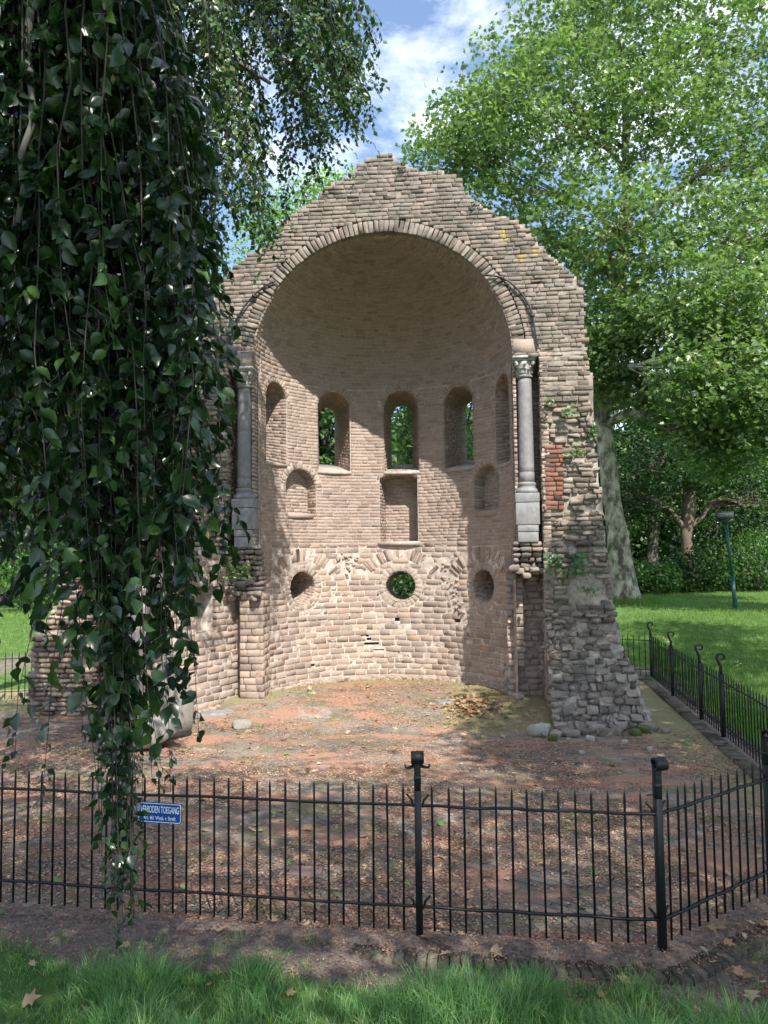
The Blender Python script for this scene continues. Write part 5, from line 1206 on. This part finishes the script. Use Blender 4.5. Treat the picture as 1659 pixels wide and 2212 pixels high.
nb_, nl_ = strand_tree('weeping_beech', (-4.6, -0.8, 0.9), 'weeping beech with long curtains of dark glossy leaves hanging in the left foreground', S, 0.027, 0.070, M_lbeech, 31, twig_len=.13, twig_every=.085,
    limbs=[([(-4.6, -.8, 5.6), (-3.2, 1.5, 7.0), (-1.9, 3.3, 6.6), (-1.5, 3.5, 5.2), (-1.28, 3.5, 4.55)], .14, .035), ([(-1.55, 3.2, 5.7), (-1.47, 3.1, 4.9), (-1.46, 3.1, 4.5), (-1.50, 3.1, 3.9)], .022, .012), ([(-1.1, 3.6, 5.4), (-1.12, 3.6, 4.0), (-1.02, 3.6, 3.0), (-.98, 3.55, 2.3)], .02, .008), ([(-1.3, 3.7, 5.4), (-1.42, 3.7, 4.0), (-1.3, 3.7, 3.1), (-1.25, 3.7, 2.5)], .022, .009),
           ([(-4.6, -.8, 6.2), (-2, -.5, 8.2), (1.5, -1, 9)], .16, .05), ([(-4.6, -.8, 6.5), (-3, -2.5, 8.4), (0, -5, 9)], .16, .05), ([(-4.6, -.8, 6.5), (-6, 0, 8.4)], .12, .04)],
    trunk=([(-4.6, -.8, .7), (-4.6, -.8, 3), (-4.5, -.7, 6.5)], [.42, .34, .24]), crown=(crown, 36000), crownsize=0.12, nuts=.012)
print('near leaves', nl_)
# inner curtain of the same kind further back
S = []
for i in range(130):
    x = q.uniform(-5.4, -1.9); y = q.uniform(5.6, 8.2); zb = 2.7 + 1.6 * q.rand() + .5 * max(0, x + 2.2); zt = q.uniform(7.5, 8.8)
    S.append([(x - .25, y, zt), (x - .05, y, (zt + zb) / 2), (x, y, zb)])
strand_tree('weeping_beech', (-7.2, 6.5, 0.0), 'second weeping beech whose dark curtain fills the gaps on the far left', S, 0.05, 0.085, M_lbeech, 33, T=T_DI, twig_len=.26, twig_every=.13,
    limbs=[([(-7.2, 6.5, 6), (-4.5, 6.8, 8.6), (-2, 6.8, 8.3)], .15, .04)], trunk=([(-7.2, 6.5, -.2), (-7.2, 6.5, 6.5)], [.4, .25]))
# sunlit beech behind, with sprays sweeping to the right
S = []
def mid(xb, yb, y, sl, zt):
    X = (xb - 829.) * .00542; Z = 2.5 + (1205. - yb) * .00542
    Lg = max(.5, zt - Z); return [(X - sl * Lg - .1, y, zt), (X - sl * Lg * .55, y, Z + Lg * .62), (X - sl * Lg * .2, y, Z + Lg * .25), (X, y, Z)]
ex = [250, 350, 420, 480, 520, 570, 610, 650, 690, 740, 790, 830, 865, 900]; ey = [800, 720, 660, 560, 510, 530, 500, 430, 300, 240, 250, 130, 110, 40]
for i in range(190):
    xb = q.uniform(250, 800)
    if (430 < xb < 485 or 590 < xb < 640) and q.rand() < .8: continue
    e = float(np.interp(xb, ex, ey)); yb = e * q.choice([1, .96, .88, .72, .5]) if e > 60 else e
    S.append(mid(xb, yb, q.uniform(8.2, 9.8), q.uniform(.08, .42) if xb > 560 else q.uniform(-.02, .2), q.uniform(9.4, 10.8)))
for i in range(16): xb = q.uniform(640, 850); S.append(mid(xb, float(np.interp(xb, ex, ey)) * q.uniform(.5, 1), q.uniform(8.4, 9.4), q.uniform(.6, .95), 10.4))
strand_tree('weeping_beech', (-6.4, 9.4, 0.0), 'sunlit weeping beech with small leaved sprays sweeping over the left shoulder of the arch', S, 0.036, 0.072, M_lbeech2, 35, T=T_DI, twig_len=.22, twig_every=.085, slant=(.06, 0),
    limbs=[([(-6.4, 9.4, 6), (-4.5, 9.2, 9.6), (-2.5, 9, 10.6), (-.4, 8.9, 10.7)], .16, .04), ([(-5.5, 9.4, 8), (-3.5, 9.2, 8.9), (-2.0, 9, 8.7), (-1.3, 8.9, 8.2)], .08, .02), ([(-3.2, 9, 9.9), (-2.6, 9, 8.6), (-2.3, 9, 7.9), (-2.2, 8.9, 7.2)], .03, .008)],
    trunk=([(-6.4, 9.4, -.2), (-6.4, 9.4, 6.5)], [.4, .25]), group=None)
# shade tree standing behind the photographer, to the right
tree('plane_tree', (8.2, -1.5, 0.9), [(8.2, -1.5, .7), (8.1, -1.4, 5), (7.6, -1, 9)], [.4, .3, .12], [(6.0, 4.2, 10.4, 1.5, 2.0, 1.4, 8), (7.6, 3.2, 10.0, 1.9, 2.4, 1.5, 8), (6.0, 0.8, 9.4, 2.0, 2.0, 1.4, 7), (9.5, 0, 9.5, 2.4, 3, 2, 8), (7.5, -3, 10, 3, 2.4, 2, 8), (5.2, -3.6, 10.5, 2.2, 2, 1.6, 5), (4.9, 2.4, 10.2, 1.0, 1.4, 1.0, 4)], 26000, .17, M_lplane, M_bplane, 'plane tree behind the viewer that shades the near paving', seed=91, per=24, T=T_DI)

tree('plane_tree', (13.5, 8.0, -.03), [(13.5, 8, -.2), (13.4, 8, 5), (12, 8, 9)], [.4, .3, .12], [(9.0, 8, 11.2, 1.8, 2.0, 1.3, 8), (12, 8.2, 11, 2.2, 2.4, 1.6, 8), (8.2, 5.2, 11, 1.4, 1.8, 1.2, 6), (14.5, 9, 11, 2.4, 3, 2, 8), (10.6, 10.6, 11.6, 1.6, 1.5, 1.0, 5), (11.5, 6, 12, 2, 2, 1.4, 5)], 15000, .17, M_lplane, M_bplane, 'plane tree out of sight to the right that shades the near part of the lawn', seed=92, per=24, T=T_DI)
# ---------------------------------------------------------------- lamp post
lx, ly = 9.98, 22.0; lz = gz_(lx, ly)
lamp = thing('lamp_post', (lx, ly, lz), 'slim dark green lamp post with a flat boxy head, leaning on the far lawn', 'lamp post')
M_lg = mat_simple('green_paint', (0.004, 0.065, 0.058), .4, var=.2, sc=5, st=.05); M_lh = mat_simple('lamp_housing', (0.03, 0.035, 0.035), .5, var=.2, sc=10, st=.05); M_ll = mat_simple('lamp_lens', (0.55, 0.58, 0.56), .3, var=.1, sc=10, st=0)
lean = -0.08
mb = MB(); tube(mb, [(lx, ly, lz - .2), (lx + lean * 0.95, ly, lz + .95)], .058, 12); mb.build('pole_foot', M_lg, lamp, smooth=True)
mb = MB(); tube(mb, [(lx + lean * .95, ly, lz + .95), (lx + lean * 2.5, ly, lz + 2.52)], .042, 12); mb.build('pole', M_lg, lamp, smooth=True)
hx = lx + lean * 2.6; mb = MB(); tube(mb, [(hx, ly, lz + 2.45), (hx, ly, lz + 2.60)], [.05, .16], 12); box(mb, (hx, ly, lz + 2.625), (.36, .36, .06)); hd = mb.build('lamp_head', M_lh, lamp)
mb = MB(); box(mb, (hx, ly, lz + 2.73), (.33, .33, .15)); mb.build('lamp_shade', M_ll, hd)
mb = MB()
for k in range(3): box(mb, (hx, ly, lz + 2.68 + k * .05), (.37, .37, .012))
box(mb, (hx, ly, lz + 2.815), (.40, .40, .02)); mb.build('louvre', M_lh, hd)

# ---------------------------------------------------------------- plants on the walls
M_lmap = mat_leaf('maple_seedling_leaf', [(0.06, 0.14, 0.07), (0.10, 0.21, 0.10), (0.16, 0.28, 0.12)], .3, .4)
M_livy = mat_leaf('ivy_leaf', [(0.05, 0.10, 0.03), (0.09, 0.17, 0.05), (0.16, 0.25, 0.09)], .25, .35)
def wallplant(name, p, lb, n, spread, ls, mat, T, seed, cat='plant', stems=5, droop=0.1, group=None):
    q = np.random.RandomState(seed); b = Wl([p])[0]; t = thing(name, tuple(b), lb, cat, group); mb = MB(); E = []
    for i in range(stems):
        e = Wl([(p[0] + q.uniform(-1, 1) * spread[0], p[1] - abs(q.normal()) * spread[1] - .03, p[2] + q.uniform(-.2, 1) * spread[2])])[0]; E.append(e)
        tube(mb, curve_pts(b, e, 5, .03, q, .01), np.linspace(.006, .002, 5), 4, cap=False)
    mb.build('stem', M_bark, t); E = np.array(E); ci = q.randint(0, stems, n); P = b + (E[ci] - b) * q.uniform(.35, 1.05, n)[:, None] + q.normal(size=(n, 3)) * ls * .5
    D = rdir(q, n); D[:, 1] -= .5; D[:, 2] -= droop; Nn = rdir(q, n) * .6; Nn[:, 2] += .7; Nn[:, 1] -= .5
    mb = MB(); leaves(mb, P, D, Nn, ls * q.uniform(.6, 1.2, n), q.rand(n), T); mb.build('leaves', mat, t)
wallplant('maple_seedling', (2.68, -.28, 2.36), 'bluish green maple seedling rooted left on the pier, beside the column foot', 26, (.14, .16, .30), .11, M_lmap, T_MA, 1)
wallplant('maple_seedling', (3.08, -.28, 2.36), 'maple seedling rooted near the middle of the pier', 30, (.18, .16, .36), .11, M_lmap, T_MA, 2)
wallplant('wall_weed', (2.95, -.28, 2.2), 'low green weeds on the ledge under the maple seedlings', 90, (.40, .1, .10), .05, M_livy, T_DI, 3)
wallplant('wall_weed', (2.95, -.25, 4.72), 'small leafy weed high on the right pier', 22, (.09, .09, .12), .08, M_lmap, T_MA, 4)
wallplant('fern', (3.1, -.25, 4.1), 'dark fern tuft in the upper part of the right pier', 60, (.14, .06, .06), .06, M_livy, T_DI, 5)
wallplant('fern', (3.2, -.32, 1.95), 'small fern growing in the pier by the hollow', 40, (.16, .06, .05), .06, M_livy, T_DI, 6)
wallplant('fern', (2.70, -.25, 4.92), 'little tuft of weeds near the top left of the right pier', 30, (.06, .05, .05), .05, M_livy, T_DI, 16)
wallplant('wall_weed', (3.38, -.2, 4.4), 'weeds sprouting from the outer edge of the right pier', 60, (.08, .1, .20), .06, M_livy, T_DI, 17)
wallplant('ivy', (-2.35, -.25, 2.25), 'ivy patch on the broken ledge under the left column', 260, (.30, .08, .26), .055, M_livy, T_MA, 7, 'ivy', 10)
wallplant('ivy', (-3.0, -.8, 2.2), 'ivy on top of the sunlit left side wall', 180, (.25, .1, .3), .055, M_livy, T_MA, 8, 'ivy', 10)
wallplant('gable_weed', (.42, -.15, 9.0), 'small brownish weed at the very top of the gable', 30, (.06, .05, .04), .05, M_livy, T_DI, 9)
wallplant('gable_weed', (-.4, -.18, 8.8), 'tiny green weed just left of the gable top', 24, (.05, .05, .03), .045, M_livy, T_DI, 10)
wallplant('gable_weed', (1.62, -.15, 8.32), 'tiny weed on the right slope of the gable', 16, (.05, .05, .03), .04, M_livy, T_DI, 11)

# ---------------------------------------------------------------- litter, leaves, grass
M_flake = mat_leaf('litter_flake', [(0.13, 0.085, 0.065), (0.28, 0.16, 0.112), (0.41, 0.24, 0.165), (0.47, 0.35, 0.25)], .05, .9, spec=.1)
M_dry = mat_leaf('dry_leaf', [(0.20, 0.11, 0.06), (0.34, 0.22, 0.13), (0.45, 0.33, 0.21), (0.16, 0.25, 0.08)], .1, .7, spec=.2)
def scatter(n, x0, x1, y0, y1, cond):
    out = np.zeros((0, 2))
    while len(out) < n:
        p = np.stack([q.uniform(x0, x1, n), q.uniform(y0, y1, n)], 1); out = np.vstack([out, p[cond(p[:, 0], p[:, 1])]])
    return out[:n]
KIN2 = off_poly(FENCE, -0.02)
def dens(x, y): return (vnoise(np.stack([x * .7, y * 1.3, x * 0], 1), 1.6, 6) * .6 + vnoise(np.stack([x, y, x * 0], 1), 5, 7) * .4) + q.uniform(-.22, .22, len(x)) > .5
def incourt(x, y):
    xl, c = Lw(x, y); ok = inpoly(x, y, KIN2) & ((c < -.1) | (xl ** 2 + c ** 2 < 2.05 ** 2)); ok &= ~((np.abs(xl) > 2.4) & (c > -1.0)); return ok
p = np.vstack([scatter(60000, -5.5, 5, 5.0, 9.5, lambda x, y: incourt(x, y) & dens(x, y)), scatter(30000, -5.5, 5, 9.5, 15, lambda x, y: incourt(x, y) & dens(x, y))]); n = len(p)
P = np.c_[p, court_z(p[:, 0], p[:, 1]) + .004 + q.rand(n) * .006]; D = rdir(q, n); D[:, 2] *= .25; Nn = rdir(q, n) * .5; Nn[:, 2] += 1
mb = MB(); leaves(mb, P, D, Nn, .021 * q.uniform(.5, 1.5, n), q.rand(n), T_DI); o = mb.build('leaf_litter', M_flake); tag(o, 'reddish brown bud scales and leaf bits strewn over the enclosed floor', 'leaf litter', kind='stuff')
# strip of dark litter outside the railings
def outstrip(x, y): return (~inpoly(x, y, off_poly(FENCE, .0))) & (dpoly(x, y, KERB) < .32) & (y < 7)
p = scatter(13000, -3.6, 3.8, 4.1, 7, lambda x, y: outstrip(x, y) | (inpoly(x, y, KERB) & ~inpoly(x, y, KIN2))); n = len(p)
ins = inpoly(p[:, 0], p[:, 1], KERB); P = np.c_[p, np.where(ins, .035 + q.rand(n) * .012, lawn_z(p[:, 0], p[:, 1]) + .008 + q.rand(n) * .01)]; D = rdir(q, n); D[:, 2] *= .3; Nn = rdir(q, n) * .5; Nn[:, 2] += 1
mb = MB(); leaves(mb, P, D, Nn, .015 * q.uniform(.5, 1.5, n), q.rand(n) * .55, T_DI); o = mb.build('leaf_litter', M_flake); tag(o, 'dark crumbs of leaf litter on the soil outside the railings', 'leaf litter', kind='stuff')
p = np.vstack([scatter(420, -5.0, 4.8, 5.2, 14.5, incourt), scatter(60, -3.2, 3.5, 4.0, 5.6, lambda x, y: ~inpoly(x, y, KIN2)), scatter(40, 2.0, 3.3, 4.1, 5.4, outstrip)]); n = len(p)
ins = inpoly(p[:, 0], p[:, 1], KERB); z = np.where(ins, court_z(p[:, 0], p[:, 1]) + .012, lawn_z(p[:, 0], p[:, 1]) + .03); z = np.where(ins & ~inpoly(p[:, 0], p[:, 1], KIN2), .055, z)
P = np.c_[p, z]; D = rdir(q, n); D[:, 2] *= .25; Nn = rdir(q, n) * .45; Nn[:, 2] += 1; tt = q.rand(n) * .75; tt = np.where(q.rand(n) < .16, 1.0, tt)
mb = MB(); leaves(mb, P, D, Nn, .085 * q.uniform(.45, 1.3, n), tt, T_MA); o = mb.build('fallen_leaves', M_dry); tag(o, 'scattered dry tan and a few green fallen leaves', 'leaves', kind='stuff')
# heap of leaves in the apse
n = 420; a = q.uniform(0, 6.28, n); r = np.abs(q.normal(size=n)) * .5; px_ = 1.3 + r * np.cos(a) * .62; py_ = 12.15 + r * np.sin(a) * .75; hz = .09 * np.exp(-r * r * 5) * q.rand(n)
P = np.c_[px_, py_, court_z(px_, py_) + .012 + hz]; D = rdir(q, n); D[:, 2] *= .5; Nn = rdir(q, n) * .7; Nn[:, 2] += 1
mb = MB(); leaves(mb, P, D, Nn, .095 * q.uniform(.5, 1.2, n), q.rand(n) * .72, T_MA); o = mb.build('leaf_pile', M_dry); tag(o, 'shallow heap of dry tan leaves on the apse floor near the right pier', 'leaf pile')
# twigs
mb = MB()
for k in range(46):
    x, y = scatter(1, -3.5, 4, 4.6, 11, lambda x, y: incourt(x, y) | outstrip(x, y))[0]; a = q.uniform(0, 6.28); l = q.uniform(.08, .3); z = (cz(x, y) if inpoly(np.array([x]), np.array([y]), KIN2)[0] else 0.0 + .02) + .012
    tube(mb, curve_pts((x, y, z), (x + l * math.cos(a), y + l * math.sin(a), z + .01), 6, .01, q, .008), np.linspace(.005, .002, 6), 5)
o = mb.build('fallen_twigs', M_bark); tag(o, 'thin broken twigs lying about the floor', 'twigs', kind='stuff')
M_grass = mat_leaf('grass_blade', [(0.07, 0.15, 0.06), (0.11, 0.23, 0.085), (0.17, 0.32, 0.12), (0.30, 0.40, 0.19)], .35, .42, spec=.4)
M_grass2 = mat_leaf('lawn_blade', [(0.08, 0.15, 0.03), (0.13, 0.22, 0.045), (0.19, 0.28, 0.07)], .3, .5, spec=.3)
def grass(name, p, ln, wd, mat, label, lean=.5, tint=None, segs=3):
    n = len(p); z = lawn_z(p[:, 0], p[:, 1]); az = q.uniform(0, 6.28, n); lv = q.uniform(.1, 1, n) * lean
    hd = np.stack([np.cos(az), np.sin(az), 0 * az], 1); sd_ = np.stack([-np.sin(az), np.cos(az), 0 * az], 1); B = np.c_[p, z - .01]; rows = []
    fa = q.uniform(0, 6.28, n); sd2 = np.stack([np.cos(fa), np.sin(fa), 0 * fa], 1)
    for i in range(segs + 1):
        t = i / segs; c = B + hd * (ln * lv * t ** 2)[:, None] + np.array([0, 0, 1]) * (ln * (t - .35 * lv * t * t))[:, None]
        w_ = (wd * (1 - .92 * t ** 1.4) / 2)[:, None]; rows += [c - sd2 * w_, c + sd2 * w_]
    V = np.stack(rows, 1); k = V.shape[1]; off = (np.arange(n) * k)[:, None, None]
    F = np.array([[2 * i, 2 * i + 1, 2 * i + 3, 2 * i + 2] for i in range(segs)])[None] + off
    mb = MB(); mb.add(V.reshape(-1, 3), F.reshape(-1, 4), np.repeat(tint if tint is not None else q.rand(n), k)); o = mb.build(name, mat); tag(o, label, 'grass', kind='stuff'); return o
def grassy(x, y): return (~inpoly(x, y, KERB)) & (bare(x, y) < q.uniform(.0, .55, len(x)))
p = scatter(46000, -3.6, 3.8, 3.4, 5.5, grassy)
tf = vnoise(np.c_[p, 0 * p[:, 0]], 3.2, 11); tf2 = vnoise(np.c_[p, 0 * p[:, 0]], 9, 12)
keep = tf2 + tf * .6 > q.uniform(.25, .75, len(p)); p = p[keep]; tf = tf[keep]; tf2 = tf2[keep]
ln = (.045 + .20 * sst((tf - .35) / .4) * (.45 + tf2) + .04 * q.rand(len(p))) * np.where(p[:, 1] > 4.7, .75, 1.0) * np.where(p[:, 0] < -1.6, .7, 1)
grass('grass', p, ln, q.uniform(.0045, .009, len(p)), M_grass, 'long green grass blades in the foreground below the railings', lean=.9, tint=np.clip(.15 + .5 * tf2 + q.normal(size=len(p)) * .26, 0, 1))
p = scatter(1500, -3.6, 3.4, 4.55, 5.4, lambda x, y: (~inpoly(x, y, off_poly(FENCE, .12))) & (vnoise(np.stack([x, y, x * 0], 1), 6, 13) > .68))
grass('grass', p, q.uniform(.04, .09, len(p)), q.uniform(.003, .005, len(p)), M_grass, 'sparse grass tufts on the bare soil strip', lean=.8)
p = scatter(60000, 3.2, 15, 6, 22, lambda x, y: (~inpoly(x, y, KERB)) & (x < y * .62 + .6) & (q.rand(len(x)) < np.clip(11 / (y + 1e-6), .2, 1) ** 2))
p = np.vstack([p, scatter(16000, 7, 17, 20, 30, lambda x, y: x < y * .62)])
grass('grass', p, q.uniform(.05, .13, len(p)), q.uniform(.006, .014, len(p)), M_grass2, 'sunny lawn grass beyond the railings on the right', lean=.6)
ang = q.uniform(0, 6.28, 2600); rad_ = .45 + np.abs(q.normal(size=2600)) * .45; p = np.stack([7.75 + rad_ * np.cos(ang), 25 + rad_ * np.sin(ang)], 1)
grass('grass', p, q.uniform(.1, .34, len(p)), q.uniform(.01, .02, len(p)), M_grass2, 'long grass left unmown round the foot of the plane tree', lean=.6)
p = scatter(14000, -13, -6, 13.5, 24, lambda x, y: (~inpoly(x, y, KERB)))
grass('grass', p, q.uniform(.06, .14, len(p)), q.uniform(.01, .02, len(p)), M_grass2, 'patch of bright lawn glimpsed on the far left', lean=.6)
n = 900; p = scatter(n, 6.5, 13, 12.5, 19, lambda x, y: (vnoise(np.stack([x, y, x * 0], 1), .8, 14) > .55) & (x < y * .62)); n = len(p)
P = np.c_[p, lawn_z(p[:, 0], p[:, 1]) + q.uniform(.06, .13, n)]; D = rdir(q, n); D[:, 2] *= .2; Nn = rdir(q, n) * .3; Nn[:, 2] += 1
mb = MB(); leaves(mb, P, D, Nn, .03 * q.uniform(.7, 1.2, n), (q.rand(n) > .45).astype(float), T_DI); o = mb.build('lawn_flowers', mat_leaf('petals', [(.75, .75, .7), (.75, .75, .7), (.65, .55, .05)], .1, .7)); tag(o, 'tiny white daisies and yellow buttercups in the right lawn', 'flowers', kind='stuff')
